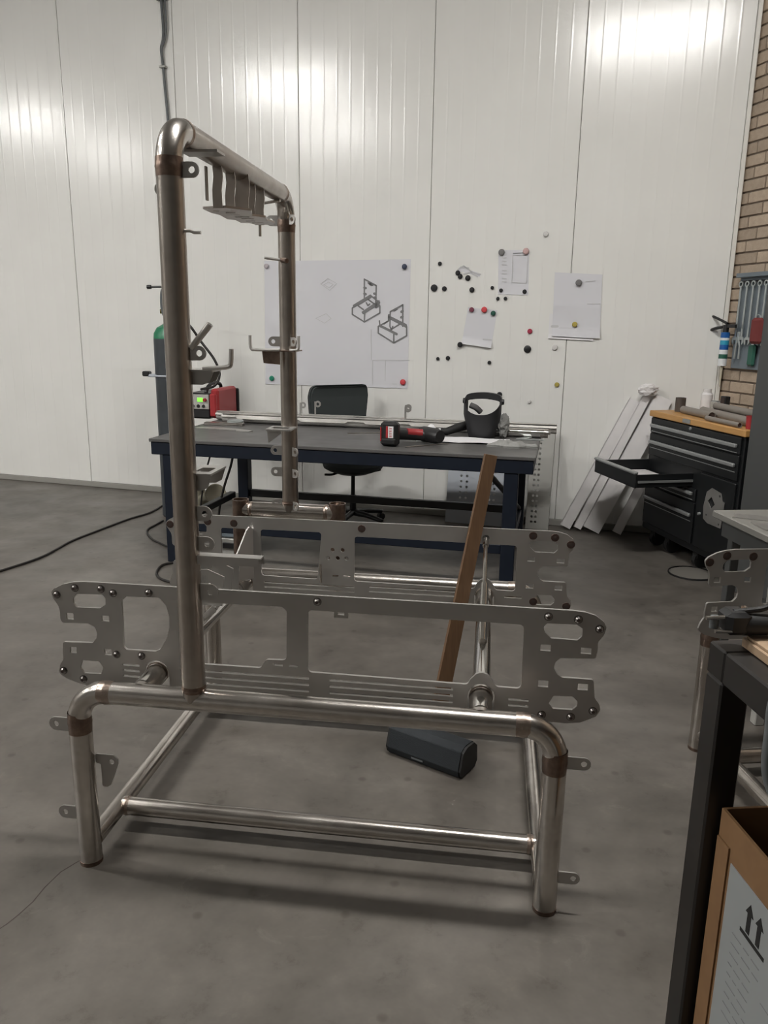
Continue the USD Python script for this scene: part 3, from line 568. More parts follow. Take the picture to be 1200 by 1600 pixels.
part('sweat_pad', sweep(spline([(-.09, .035, .215), (-.05, .03, .20), (-.02, .05, .17)], 8), .02, 14), LINER, t, 'grey sweat pad')
rg = trimesh.creation.icosphere(4, 1.0); rg.vertices *= (.6+.8*meshkit.fbm(rg.vertices*2.8+4, 3, 2))[:, None]; rg.vertices *= [.04, .05, .08]; rg.vertices += [.140, .05, .085]
part('rag', rg, GLOVE, t, 'grey lining cloth')
# gloves, square
p = at(757, 698, 2, BH)
gl = bez(Polygon([(0, .02), (.06, .07), (.10, .10), (.20, .095), (.24, .06), (.33, .05), (.335, .02), (.26, .018), (.22, -.02), (.12, -.03), (.10, .0), (.05, .0)]), .01)
g = extr(gl, .022, (0, 0, .0118), X, Y)
g = g.subdivide_to_size(.012); dist = np.array([gl.exterior.distance(Point(*q[:2])) for q in g.vertices])
g.vertices[:, 2] = np.where(g.vertices[:, 2] > .012, .006+np.minimum(dist/.028, 1)**.6*(.008+.042*meshkit.fbm(g.vertices*[22, 22, 0], 3, 5)), g.vertices[:, 2])
solo('work_glove', g, GLOVE, 'grey work gloves lying flat near the right front of the bench', 'gloves', loc=(p[0], p[1], BH), rotz=BRT)
p = at(806, 687, 2, BH)
solo('steel_square', extr(Polygon([(0, 0), (.19, 0), (.19, .035), (.075, .035), (.12, .19), (.085, .19), (0, .03)]), .005, (0, 0, .0032), X, Y), WRENCH, 'small L-shaped steel square at the right end of the bench', 'square', loc=(p[0], p[1], BH), rotz=BRT)

# ---------------------------------------------------------------- behind and under the bench
t = thing('office_chair', 'charcoal office chair pushed up behind the navy bench', 'office chair', (.04, 4.22, 0), WR+46)
V = []
def pad(w, h, th, n=18, taper=.12):
    """rounded cushion in the xz plane, from z = 0 to h"""
    pg = Polygon([(-w/2*(1-taper), 0), (w/2*(1-taper), 0), (w/2, h*.8), (w/2*.93, h), (-w/2*.93, h), (-w/2, h*.8)]).buffer(-.05, 8).buffer(.05, 8)
    a = extr(pg.buffer(-.012), th, (0, 0, 0), X, Z); b = extr(pg, th*.55, (0, 0, 0), X, Z); return cat_(a, b)
bk = pad(.53, .46, .06); bk.vertices[:, 1] += .9*(bk.vertices[:, 0]**2) - .06*bk.vertices[:, 2]; part('backrest', moved(bk, T=(.0, .17, .645)), CHAIRF, t)
part('seat', moved(lathe([(0, 0), (.20, 0), (.235, .02), (.245, .05), (.22, .08), (0, .088)], 32), T=(0, -.06, .45)), CHAIRF, t)
part('seat_shell', moved(lathe([(0, -.03), (.12, -.03), (.2, 0), (0, 0)], 28), T=(0, -.06, .45)), BLACK, t)
part('back_bar', sweep(spline([(0, .05, .43), (0, .25, .46), (0, .26, .60), (0, .21, .76)], 6), .022, 12), BLACK, t)
for s in (-1, 1): part('lever', sweep(spline([(s*.10, -.05, .44), (s*.19, -.06, .425), (s*.25, -.06, .43)], 5), .009, 10), BLACK, t)
part('gas_lift', rod((0, -.06, .22), (0, -.06, .43), .016, 18), BLACK, t); part('column', rod((0, -.06, .09), (0, -.06, .24), .027, 20), BLACK, t)
for k in range(5):
    a = math.radians(72*k+8); q = np.array([math.cos(a), math.sin(a), 0]); c = np.array([0, -.06, 0])
    part('base_arm', sweep([c+[0, 0, .10], c+q*.14+[0, 0, .095], c+q*.29+[0, 0, .07]], [.026, .022, .016], 12), BLACK, t)
    part('caster', rod(c+q*.285+np.cross(Z, q)*.022+[0, 0, .0275], c+q*.285-np.cross(Z, q)*.022+[0, 0, .0275], .0275, 18), RUBBER, t)
# gas cylinder
t = thing('gas_cylinder', 'dark grey gas cylinder with a green shoulder behind the bench', 'gas cylinder', (-1.42, 4.20, 0), 0)
part('body', lathe([(0, 0), (.118, 0), (.125, .01), (.125, 1.44), (.124, 1.45)], 40), CYL, t)
part('shoulder', lathe([(.1245, 1.45), (.121, 1.49), (.095, 1.535), (.05, 1.56), (.036, 1.575), (0, 1.575)], 40), GREEN, t, 'green shoulder')
part('neck_ring', lathe([(0, 1.57), (.042, 1.57), (.042, 1.60), (.03, 1.61), (0, 1.61)], 28), WHITE, t, 'white neck ring')
part('valve', cat_(rod((0, 0, 1.60), (0, 0, 1.72), .02), rod((-.06, -.02, 1.66), (.05, .02, 1.66), .017)), BRASS, t)
part('gauge_guard', sweep(spline([(-.03, -.02, 1.63), (-.04, -.03, 1.70), (-.03, -.03, 1.82), (.02, -.03, 1.83), (.03, -.03, 1.65)], 6), .011, 10), GREYHOSE, t)
part('hand_wheel', rod((-.13, -.03, 1.845), (.02, -.02, 1.848), .008, 10), BLACK, t); part('wheel_tip', rod((-.15, -.03, 1.844), (-.12, -.03, 1.845), .016, 14), BLACK, t)
part('clamp', cat_(sweep(arc((0, 0, 1.16), -X, -Y, .127, -60, 240, 30), .008, 8), bx(-.19, -.12, -.03, .02, 1.145, 1.17, .004)), ZINC, t, 'galvanised wall clamp'); part('clamp_knob', bx(-.235, -.175, -.035, .025, 1.15, 1.19, .008), BLACK, t)
# cream pipe fitting
p = at(316, 792, 2, 0); t = thing('pipe_fitting', 'cream plastic pipe elbow with a round flange, on the floor under the bench', 'pipe fitting', (p[0]+.03, p[1], 0), 0)
part('pipe', sweep(list(spline([(-.03, 0, 0), (-.03, 0, .06), (-.01, -.01, .085), (.05, -.03, .10)], 8)), [.045]*25, 24), CREAM, t)
part('pipe_upper', rod((-.03, 0, .05), (-.045, 0, .24), .037, 24), CREAM, t)
part('flange', moved(lathe([(0, .018), (.03, .018), (.05, .03), (.088, .055), (.092, .05), (.095, .065), (.088, .07), (.02, .045), (0, .045)], 32), rx=75, rz=38, T=(.085, -.02, .115)), CREAM, t)
# perforated sheet behind bench, perforated channel by its end
def leaning(name, label, x0, x1, y0, h, lean, th, mt, rows, cols, hole, extra=None):
    """sheet leaning on the back wall; wall coordinates"""
    t = thing(name, label, 'perforated sheet', rotxy((x0, y0, .0), WR, WO), WR)
    w = x1-x0; pg = sbox(0, 0, w, h)
    hs = [Point(c*w if c <= 1 else c, r).buffer(hole, 6) for c in cols for r in rows]
    if extra: hs += extra
    pg = pg.difference(union_all(hs))
    v = np.array([0, math.sin(lean), math.cos(lean)])
    part('sheet', extr(pg, th, (0, 0, 0), X, v, 0), mt, t); part('bent_edge', extr(sbox(0, 0, .004, h), .05, (0, .004, 0), X, v, -1.0), mt, t); part('bent_edge', extr(sbox(w-.004, 0, w, h), .05, (0, .004, 0), X, v, -1.0), mt, t)
    return t
u0, z0 = wall_uv(703, 815); u1, _ = wall_uv(806, 820)
ex = [sbox(.33+a, .33+b, .33+a+c, .33+b+d) for a, b, c, d in ((0, 0, .05, .008), (0, .05, .05, .008), (0, 0, .008, .05), (.042, 0, .008, .058), (.09, 0, .10, .008), (.18, 0, .008, .06))]
leaning('perforated_sheet', 'pale blue-grey perforated sheet leaning on the wall under the bench', u0, u1+.03, -.20, .78, math.radians(10), .004, ZINC, np.arange(.12, .74, .045), (.19, .27, .60, .66, .93), .010, ex)
u0, _ = wall_uv(824, 830); u1, _ = wall_uv(851, 830)
leaning('perforated_channel', 'tall light grey perforated channel standing at the right end of the bench', u0, u1+.04, -.19, .80, math.radians(8), .005, LTGREY, np.arange(.06, .8, .042), (.25, .42), .010)
# dark case beneath the bench, seen through the far plate
t = thing('dark_case', 'dark blue-grey case with white front on the floor under the bench', 'case', (-.62, 3.15, 0), BRT)
part('lid', bx(-.11, .12, 0, .2, .12, .215, .015), BOARD, t); part('body', bx(-.10, .11, .005, .195, 0, .12, .008), LTGREY, t); part('latch', bx(-.05, .05, -.006, .006, .05, .09, .003), BLACK, t)
for q in ((492, 822), (570, 828)):
    p = at(q[0], q[1]+14, 2, 0); solo('cable_coil', moved(lathe([(.05+.014*math.cos(a), .016+.014*math.sin(a)) for a in np.linspace(0, 2*np.pi, 10)], 20), T=(0, 0, 0)), RUBBER, 'black coil of cable under the bench' + (', left of the plate web' if q[0] < 500 else ', right of the plate web'), 'cable', loc=(p[0], p[1], 0))

# ---------------------------------------------------------------- wooden batten, speaker, cables on the floor
t0, t1 = np.array([.972, .845, .0]), np.array([1.148, .972, 1.128])
d = (t1-t0)/np.linalg.norm(t1-t0); u = np.array([1., .25, 0]); u -= d*(u@d); u /= np.linalg.norm(u); w = np.cross(u, d)
V = []
for s, a, b in ((0, .029, .016), (1, .0225, .013)):
    for i, j in ((-1, -1), (1, -1), (1, 1), (-1, 1)): V.append((t0 if s == 0 else t1) + u*a*i + w*b*j + (np.array([0, 0, .012]) if s == 0 else 0))
bat = thing('wooden_batten', 'brown wooden batten leaning upright against the far side plate', 'batten', t0, 0)
part('stick', moved(trimesh.convex.convex_hull(np.array(V)), T=-t0), WOOD, bat)
part('nail_hole', moved(rod(t1-d*.045-w*.0145, t1-d*.045-w*.0130, .0045, 10), T=-t0), HOLE, bat)
s0, s1 = np.array([.80, .742, 0]), np.array([1.085, .599, 0]); rs = math.degrees(math.atan2(*(s1-s0)[[1, 0]]))
t = thing('portable_speaker', 'black fabric portable speaker lying on the concrete floor', 'speaker', s0, rs)
ln = float(np.linalg.norm(s1-s0))+.005
prof = Polygon([(0.012, 0), (.115, 0), (.135, .02), (.13, .085), (.105, .108), (.05, .112), (.02, .10), (0, .03)]).buffer(-.01, 8).buffer(.01, 8)
part('body', extr(prof, ln-.02, (.01, 0, .002), Y, Z, 0), CLOTH, t)
for a in (0, ln-.012): part('end_cap', extr(prof.buffer(-.003), .012, (a, 0, .002), Y, Z, 0), RUBBER, t)
part('badge', extr(sbox(.115, .018, .165, .026), .003, (0, -.002+.006, 0), X, Z), GREYHOSE, t, 'small grey badge')
def floor_cable(name, pts, r, label, mt=CABLE):
    q = [at(x, y, 2, 0) + [0, 0, r+.0005] for x, y in pts]; solo(name, sweep(spline(q, 10), r, 10), mt, label, 'cable')
floor_cable('floor_cable', [(-40, 905), (0, 894), (65, 872), (110, 848), (150, 832), (200, 813), (235, 802), (262, 786)], .0075, 'long black cable running across the floor at the left')
floor_cable('floor_cable', [(255, 815), (244, 821), (230, 830), (236, 842), (250, 850), (268, 857), (300, 862)], .007, 'black cable loop bending beside the left plate end')
floor_cable('floor_cable', [(310, 880), (280, 880), (256, 884), (246, 893), (247, 903), (262, 910), (300, 916)], .008, 'short black cable loop above the near plate top')
pts = [at(484/4.8+230, 680+140/4.8, 1, 3.9), at(303, 745, 1, 3.95), at(298, 765, 1, 4.0)]
solo('hanging_cable', sweep(spline([(-1.02, 3.98, .80), (-1.03, 3.98, .6), (-1.10, 3.98, .35), (-1.16, 4.0, .02)], 8), .007, 10), CABLE, 'black cable hanging under the left end of the bench, the left one', 'cable')
solo('hanging_cable', sweep(spline([at(364, 712, 1, 3.7), at(360, 730, 1, 3.7), at(351, 758, 1, 3.7), at(344, 788, 1, 3.7), at(340, 822, 1, 3.7)], 8), .009, 10), CABLE, 'black cable hanging in front of the rear left bench leg', 'cable')

# ---------------------------------------------------------------- conduit, posters and magnets on the back wall
cu = [wall_uv(x, y) for x, y in ((252, -90), (254, 0), (257, 40), (257, 62), (254, 78), (257, 106), (260, 140), (264, 182), (268, 240), (272, 330))]
cd = thing('hanging_flex', 'two thin grey cables running down the white wall above the hoop', 'cable', rotxy((cu[-1][0], -.02, 0), WR, WO), WR)
part('cable', sweep(spline([(a-cu[-1][0], -.0, b) for a, b in cu], 8), [.011]*(8*(len(cu)-1)+1), 12), GREYHOSE, cd)
part('cable', sweep(spline([(a-cu[-1][0]+o, -.002, b) for (a, b), o in zip(cu[:5], (.035, .035, .03, .018, .004))], 8), .008, 10), GREYHOSE, cd)
part('clip', bx(cu[5][0]-cu[-1][0]-.03, cu[5][0]-cu[-1][0]+.03, -.02, .02, cu[5][1]-.008, cu[5][1]+.008, .004), LTGREY, cd)
part('junction', bx(cu[1][0]-cu[-1][0]-.045, cu[1][0]-cu[-1][0]+.055, -.03, .02, cu[1][1]-.01, cu[1][1]+.05, .008), GREYHOSE, cd)

def wall_thing(name, label, cat, corners, mt, group=None, th=.0016, off=0.0, creases=(), curl=0.0):
    """paper on the back wall from four pixel corners: top left, top right, bottom right, bottom left"""
    uv = [wall_uv(*c) for c in corners]; u0 = min(a for a, _ in uv); z0 = min(b for _, b in uv)
    t = thing(name, label, cat, rotxy((u0, -off, z0), WR, WO), WR, group)
    C = np.array([(a-u0, b-z0) for a, b in uv]); nx, ny = 25, 21
    S, T_ = np.meshgrid(np.linspace(0, 1, nx), np.linspace(0, 1, ny), indexing='ij')
    P = (1-S)[..., None]*((1-T_)[..., None]*C[3]+T_[..., None]*C[0]) + S[..., None]*((1-T_)[..., None]*C[2]+T_[..., None]*C[1])
    dep = .0008 + .0*S
    for kind, c, a in creases: dep = dep + a*np.maximum(0, 1-np.abs((S if kind == 'u' else T_)-c)/.09)
    dep = dep + curl*np.maximum(0, .18-T_)**1.0/.18
    V = np.stack([P[..., 0], -dep, P[..., 1]], -1).reshape(-1, 3); i = np.arange(nx*ny).reshape(nx, ny)
    q = np.stack([i[:-1, :-1], i[1:, :-1], i[1:, 1:], i[:-1, 1:]], -1).reshape(-1, 4); f = np.vstack([q[:, [0, 1, 2]], q[:, [0, 2, 3]]]); n = len(V)
    rim = np.concatenate([i[:, 0], i[-1, 1:], i[-2::-1, -1], i[0, -2:0:-1]]); rn = np.roll(rim, -1)
    part('sheet', trimesh.Trimesh(np.vstack([V, V+[0, .0006, 0]]), np.vstack([f, f[:, ::-1]+n, np.stack([rim, rim+n, rn+n], 1), np.stack([rim, rn+n, rn], 1)]), process=False), mt, t, smooth=20)
    return t, u0, z0
def strokes(t, u0, z0, segs, wd, mt, dep=.0045, name='print', label=None):
    ms = []
    for a, b in segs:
        p, q = np.array(wall_uv(*a))-[u0, z0], np.array(wall_uv(*b))-[u0, z0]
        ms.append(extr(LineString([p, q]).buffer(wd/2, 2), .0006, (0, -dep, 0), X, Z))
    part(name, cat_(*ms), mt, t, label, smooth=False)
def chain(p, closed=False): return list(zip(p, p[1:])) + ([(p[-1], p[0])] if closed else [])
def z4(pts): return [(400+a/4, 350+b/4) for a, b in pts]
T1, u0, z0 = wall_thing('wall_poster', 'large folded technical drawing sheet with two printed frame views', 'poster', [(413, 408), (642, 405), (637, 607), (415, 600)], PAPER,
                        creases=[('v', .27, .0022), ('v', .50, .0026), ('v', .74, .0022), ('u', .34, .002), ('u', .62, .002), ('u', .85, .0015)], curl=.004)
sA = chain(z4([(678, 470), (678, 345), (752, 385), (750, 490)])) + chain(z4([(603, 525), (718, 448), (770, 488)])) + chain(z4([(603, 525), (603, 565), (678, 612), (775, 556), (775, 512)])) + chain(z4([(678, 612), (680, 560)])) \
   + chain(z4([(612, 508), (716, 445)])) + chain(z4([(615, 518), (720, 458)])) + chain(z4([(665, 552), (770, 480)])) + chain(z4([(672, 560), (772, 495)])) + chain(z4([(640, 512), (672, 535)])) + chain(z4([(700, 470), (740, 500)])) + chain(z4([(690, 492), (700, 510), (712, 500)]))
sB = chain(z4([(838, 640), (840, 548), (918, 505), (918, 640)])) + chain(z4([(765, 640), (765, 682), (862, 743), (942, 698), (942, 640)])) + chain(z4([(862, 743), (862, 690)])) + chain(z4([(772, 605), (775, 632), (880, 690)])) \
   + chain(z4([(775, 640), (880, 685)])) + chain(z4([(830, 575), (940, 630)])) + chain(z4([(832, 588), (940, 645)])) + chain(z4([(800, 625), (850, 592)])) + chain(z4([(845, 660), (900, 625)])) + chain(z4([(765, 640), (840, 600)])) + chain(z4([(838, 640), (846, 660), (856, 640)]))
sA2 = chain(z4([(612, 512), (716, 449)])) + chain(z4([(672, 557), (771, 490)])) + chain(z4([(752, 480), (752, 520), (768, 505)])) + [(z4([(x, y)])[0], z4([(x+9, y+3)])[0]) for x, y in ((678, 398), (678, 436), (740, 435), (741, 460), (705, 368), (712, 374), (718, 378))]
sB2 = chain(z4([(775, 635), (880, 688)])) + chain(z4([(832, 580), (938, 636)])) + chain(z4([(832, 570), (832, 600)])) + [(z4([(x, y)])[0], z4([(x-9, y+4)])[0]) for x, y in ((918, 545), (917, 580), (880, 530), (872, 535))]
strokes(T1, u0, z0, sA2+sB2, .020, INK, dep=.0052, name='bold_print')
strokes(T1, u0, z0, sA, .012, INK, label='printed drawing of the frame, upper one'); strokes(T1, u0, z0, sB, .012, INK, label='printed drawing of the frame, lower right one')
sC = chain(z4([(405, 375), (450, 340), (505, 372), (462, 415)]), True) + chain(z4([(425, 380), (452, 362), (482, 378), (458, 398)]), True) + chain(z4([(375, 590), (440, 560), (470, 590), (430, 620)]), True)
sD = chain(z4([(730, 850), (960, 850)])) + chain(z4([(730, 850), (728, 1005)])) + chain(z4([(810, 855), (808, 1000)])) + chain(z4([(838, 1000), (880, 1000)])) + chain(z4([(720, 660), (722, 850)]))
strokes(T1, u0, z0, sC+sD, .005, FAINT, name='faint_print')
def z5(pts): return [(650+a/4, 350+b/4) for a, b in pts]
T2, u0, z0 = wall_thing('wall_note', 'small printed sheet hung by a grey and a pink magnet', 'paper note', z5([(515, 165), (708, 160), (702, 445), (512, 440)]), PAPER, curl=.003)
strokes(T2, u0, z0, chain(z5([(605, 195), (700, 195), (690, 370), (600, 365)]), True), .004, FAINT, name='faint_print')
strokes(T2, u0, z0, [(z5([(540, y)])[0], z5([(565, y+2)])[0]) for y in (210, 232, 254, 290, 310, 340, 360)], .006, FAINT, name='faint_print')
strokes(T2, u0, z0, chain(z5([(608, 183), (690, 180)])), .006, INK)
T3, u0, z0 = wall_thing('wall_note', 'blank white sheet hung crooked below two red magnets', 'paper note', z5([(325, 520), (508, 540), (470, 775), (285, 748)]), PAPER, curl=.022)
strokes(T3, u0, z0, chain(z5([(420, 720), (470, 724)])), .010, FAINT, name='faint_print')
T4, u0, z0 = wall_thing('wall_note', 'thick stack of curling papers under a dark grey magnet', 'paper note', z5([(868, 302), (1165, 316), (1148, 716), (850, 700)]), PAPER, off=.004, creases=[('v', .48, .003)], curl=.014)
strokes(T4, u0, z0, [(z5([(850, 640)])[0], z5([(885, 640)])[0]), (z5([(1045, 668)])[0], z5([(1100, 668)])[0])], .018, FAINT, name='faint_print')
strokes(T4, u0, z0, [(z5([(895, 650)])[0], z5([(985, 650)])[0]), (z5([(1070, 500)])[0], z5([(1150, 500)])[0]), (z5([(1060, 360)])[0], z5([(1120, 355)])[0])], .005, FAINT, name='faint_print')
wall_thing('wall_note', 'loose lower sheet showing beneath the thick stack', 'paper note', z5([(835, 560), (1120, 570), (1108, 730), (825, 715)]), WHITE, curl=.010)
W1, u0, z0 = wall_thing('wall_sketch', 'faint crumpled scrap with grey scribbles beside the close trio of black magnets', 'paper note', z5([(270, 268), (402, 308), (398, 330), (262, 292)]), PAPER)
strokes(W1, u0, z0, chain(z5([(262, 285), (300, 262), (335, 290), (385, 330)])) + chain(z5([(300, 312), (345, 300), (405, 315)])) + chain(z5([(280, 270), (330, 275)])), .010, FAINT, name='faint_print')
ml = [  # pixel in the wall crop, radius, colour, what it is near
 ((150, 248), .017, 'black', 'small black magnet, topmost at the left'), ((114, 400), .030, 'black', 'large black magnet, leftmost of all'), ((178, 405), .021, 'black', 'medium black magnet right of the large leftmost one'),
 ((262, 306), .021, 'black', 'black magnet, upper left of the close trio'), ((277, 328), .021, 'black', 'black magnet, middle of the close trio'), ((325, 338), .023, 'black', 'black magnet, right one of the close trio'),
 ((350, 412), .022, 'black', 'medium black magnet below the close trio'), ((477, 399), .015, 'black', 'small black magnet just left of the printed note'), ((532, 415), .016, 'black', 'small black magnet at lower left of the printed note'),
 ((679, 423), .018, 'black', 'small black magnet at lower right of the printed note'), ((512, 467), .015, 'black', 'small black magnet below the printed note, left of a pair'), ((559, 466), .015, 'black', 'small black magnet below the printed note, right of a pair'),
 ((697, 782), .031, 'black', 'large black magnet under the crimson one'), ((278, 754), .023, 'black', 'black magnet at lower left of the crooked sheet'), ((137, 842), .015, 'black', 'small black magnet, lower left of a far-left pair'),
 ((200, 838), .019, 'black', 'small black magnet, right one of the lower left pair'), ((459, 866), .016, 'black', 'small black magnet below the crooked sheet'), ((523, 1065), .022, 'black', 'black magnet just above the welding helmet'),
 ((536, 177), .026, 'grey', 'grey magnet at upper left of the printed note'), ((688, 171), .026, 'pink', 'pale pink magnet at upper right of the printed note'), ((1018, 368), .026, 'grey', 'dark grey magnet on the thick paper stack'),
 ((349, 536), .021, 'wine', 'wine red magnet at top left of the crooked sheet'), ((428, 536), .025, 'red', 'bright red magnet at the top of the crooked sheet'), ((484, 558), .021, 'dark green', 'dark green magnet at top right of the crooked sheet'),
 ((712, 671), .021, 'crimson', 'crimson magnet right of the crooked sheet'), ((993, 628), .022, 'yellow', 'yellow magnet low on the thick paper stack'), ((881, 1004), .020, 'yellow', 'yellow magnet on the bare wall beside the seam'),
 ((812, 64), .022, 'white', 'white magnet high on the wall, above the notes'), ((868, 772), .024, 'white', 'white magnet just below the thick paper stack'), ((708, 1110), .016, 'white', 'small white magnet low, right of the helmet')]
for (a, b), r, c, lab in ml + [((z[0]-650)*4 and ((z[0]-650)*4, (z[1]-350)*4), r, c, l) for z, r, c, l in [((632.5, 416.7), .023, 'navy', 'navy magnet at upper right of the large drawing'), ((630, 597), .026, 'red', 'red magnet at lower right of the large drawing'), ((425.5, 591), .024, 'green', 'green magnet at lower left of the large drawing'), ((417, 416), .022, 'lilac', 'pale lilac magnet at upper left of the large drawing')]]:
    u, z = wall_uv(650+a/4, 350+b/4); r *= .95
    dep = .022 if (c == 'grey' and a > 900) or (c == 'yellow' and a > 900 and b < 700) else .0075 if b < 660 and c in ('grey', 'pink', 'wine', 'red', 'dark green', 'navy', 'lilac') or c == 'green' or (c == 'red') else .0005
    dep = .012 if dep == .022 else dep
    if lab.startswith('black magnet at lower left of the crooked'): dep = .016
    m = lathe([(0, .016), (r*.7, .015), (r*.92, .011), (r, .004), (r*.96, 0), (0, 0)], 18); solo('wall_magnet', moved(m, rx=90), MAG[c], lab, 'magnet', loc=rotxy((u, -dep, z), WR, WO), rotz=WR, group='magnets on the white wall')

# ---------------------------------------------------------------- white boards leaning in the corner
uv = lambda x, y: to_local(at(x, y, 2, 0), WO, WR)
for bt, tp, w, lab in (((880.6, 828), (992, 626), .085, 'white plank leaning on the wall, leftmost of the row'), ((899.6, 830), (1013, 616), .062, 'narrow white plank leaning on the wall, second from the left'),
                       ((921, 833), (1037, 622), .135, 'wide white plank leaning on the wall, third from the left'), ((961, 838), (1062, 640), .07, 'white plank leaning closest to the tool cabinet')):
    pb = at(bt[0], bt[1], 2, 0); a, b = wall_uv(*tp); d = rotxy((a, -.035, b), WR, WO)-pb; ln = np.linalg.norm(d); v = d/ln; u = WU - v*(WU@v); u /= np.linalg.norm(u); w_ = np.cross(u, v)
    t = thing('white_plank', lab, 'plank', pb, 0)
    part('plank', extr(bez(sbox(-w/2, .022, w/2, ln), .002), .018, (0, 0, .008), u, v), WHITEP, t); part('plank_lip', extr(sbox(-w/2, .022, -w/2+.006, ln), .034, np.array([0, 0, .008]) - w_*.008, u, v), WHITEP, t)
pt = wall_uv(1012, 612); p = rotxy((pt[0], -.08, pt[1]+.02), WR, WO)
def crumple(rx, ry, rz, amp, fq, seed):
    m = trimesh.creation.icosphere(4, 1.0); m.vertices *= (1-amp+2*amp*meshkit.fbm(m.vertices*fq+5, 3, seed))[:, None]; m.vertices *= [rx, ry, rz]; return m
solo('plastic_wrap', crumple(.07, .03, .045, .45, 2.6, 4), WHITEP, 'crumpled white wrapping on top of the leaning planks', 'plastic wrap', loc=p)

# ---------------------------------------------------------------- tool cabinet
TA, TR = np.array([2.32, 4.05, 0]), math.degrees(math.atan2(-.947, .32))
tc = thing('tool_cabinet', 'black roller tool cabinet with a maple top, one drawer pulled out', 'tool cabinet', TA, TR)
part('body', cat_(bx(0, 1.09, .004, .44, .12, .955, .006)), CABINET, tc)
part('top', bx(-.015, 1.105, -.012, .46, .957, 1.0, .005), MAPLE, tc, 'maple worktop')
part('lock_plate', bx(.43, .52, -.0155, -.0115, .965, .992), HANDLE, tc)
def drawer(x0, x1, z0, z1, hz, nm='drawer'):
    d = part(nm, bx(x0, x1, -.012, .004, z0, z1, .004), CABINET, tc)
    part('handle', cat_(bx(x0+.02, x1-.02, -.034, -.012, hz, hz+.024, .005)), HANDLE, d, 'grey grip rail'); part('edge', bx(x0+.02, x1-.02, -.016, -.012, hz-.032, hz-.027), HANDLE, d)
drawer(.02, 1.07, .845, .95, .885); drawer(.02, 1.07, .68, .838, .765)
part('keyhole', moved(lathe([(0, .006), (.010, .006), (.012, 0)], 14), rx=90, T=(.53, -.012, .936)), HANDLE, tc)
drawer(.02, .66, .46, .545, .50); drawer(.02, .66, .17, .452, .352)
od = part('drawer', cat_(bx(-.0, .60, -.42, -.405, .55, .645, .004), bx(.004, .018, -.405, .004, .556, .64), bx(.582, .596, -.405, .004, .556, .64), bx(.01, .59, -.405, .004, .552, .56)), CABINET, tc, 'open drawer pulled out')
part('handle', bx(.0, .60, -.432, -.400, .642, .662, .006), HANDLE, od, 'grey grip rail'); part('slide', bx(.598, .606, -.40, .0, .585, .60), HANDLE, od); part('slide', bx(-.006, .002, -.40, .0, .585, .60), HANDLE, od)
dr = part('door', bx(.69, 1.07, -.012, .004, .17, .665, .004), CABINET, tc)
part('knob', moved(lathe([(0, .014), (.010, .013), (.012, 0)], 14), rx=90, T=(.737, -.012, .398)), HANDLE, dr)
for x in (.10, .30, .66, .98):
    part('caster', cat_(rod((x-.02, .08, .055), (x+.02, .08, .055), .055, 20), bx(x-.03, x+.03, .04, .12, .07, .12)), RUBBER, tc)
    if x in (.10, .98): part('caster', cat_(rod((x-.02, .36, .055), (x+.02, .36, .055), .055, 20), bx(x-.03, x+.03, .32, .40, .07, .12)), RUBBER, tc)
def on_cab(x, y, z=1.0): return rotxy((x, y, z+.0006), TR, TA)
solo('drawer_liner', bx(0, .53, 0, .36, 0, .006, .002), WHITEP, 'white sheet lying in the open drawer', 'sheet', loc=rotxy((.03, -.39, .562), TR, TA), rotz=TR)
t = thing('steel_cutout', 'grey cut steel plate with a diamond hole, stuck to the cabinet door', 'steel plate', rotxy((.79, -.0175, .36), TR, TA), TR)
part('plate', extr(bez(Polygon([(-.01, .10), (.0, .02), (.05, .0), (.195, 0), (.205, .17), (.18, .175), (.16, .22), (.06, .235), (.01, .20)]), .006).difference(union_all([affinity.rotate(affinity.scale(sbox(.045, .11, .095, .17), 1, 1), 45), Point(.03, .05).buffer(.007), Point(.17, .02).buffer(.007), Point(.15, .20).buffer(.009)])), .005, (0, 0, 0), X, Z), PLATE, t)
# things on the cabinet
t = thing('steel_tube', 'short dark steel tube standing on the left end of the cabinet top', 'steel tube', on_cab(.10, .16), TR); part('tube', pipe((0, 0, 0), (0, 0, .10), .036, .004), PIPED, t); part('inside', rod((0, 0, 0), (0, 0, .02), .0315), HOLE, t)
t = thing('spray_can', 'white can standing behind the pipes on the cabinet top', 'can', on_cab(.14, .34), TR); part('body', lathe([(0, 0), (.038, 0), (.04, .004), (.04, .125), (.03, .14), (0, .14)], 24), WHITEP, t); part('lid', lathe([(0, .14), (.028, .14), (.028, .165), (0, .168)], 24), WHITEP, t)
t = thing('black_case', 'small black box standing behind the pipes on the cabinet', 'box', on_cab(.33, .36), TR); part('body', bx(-.03, .03, -.02, .02, 0, .13, .004), BLACK, t); part('face', bx(-.022, .022, -.022, -.019, .01, .12), HOLE, t)
t = thing('grey_block', 'low grey block between the white can and the black box', 'block', on_cab(.24, .36), TR); part('body', bx(-.035, .035, -.03, .03, 0, .085, .005), LTGREY, t); part('cap', bx(-.03, .03, -.025, .025, .085, .09), HANDLE, t)
pipes = [((.20, .125), (.60, .09), .026, 0, 'grey pipe along the front of the cabinet top'), ((.34, .19), (.98, .115), .030, 0, 'grey pipe second from the front on the cabinet top'), ((.36, .26), (1.0, .20), .027, 0, 'grey pipe third from the front on the cabinet top'), ((.42, .34), (.98, .30), .029, 0, 'grey pipe at the back of the cabinet top'), ((.44, .22), (1.02, .155), .024, .052, 'grey pipe lying on top of the other pipes'), ((.62, .040), (1.0, .020), .016, 0, 'thin grey pipe at the right front of the cabinet top')]
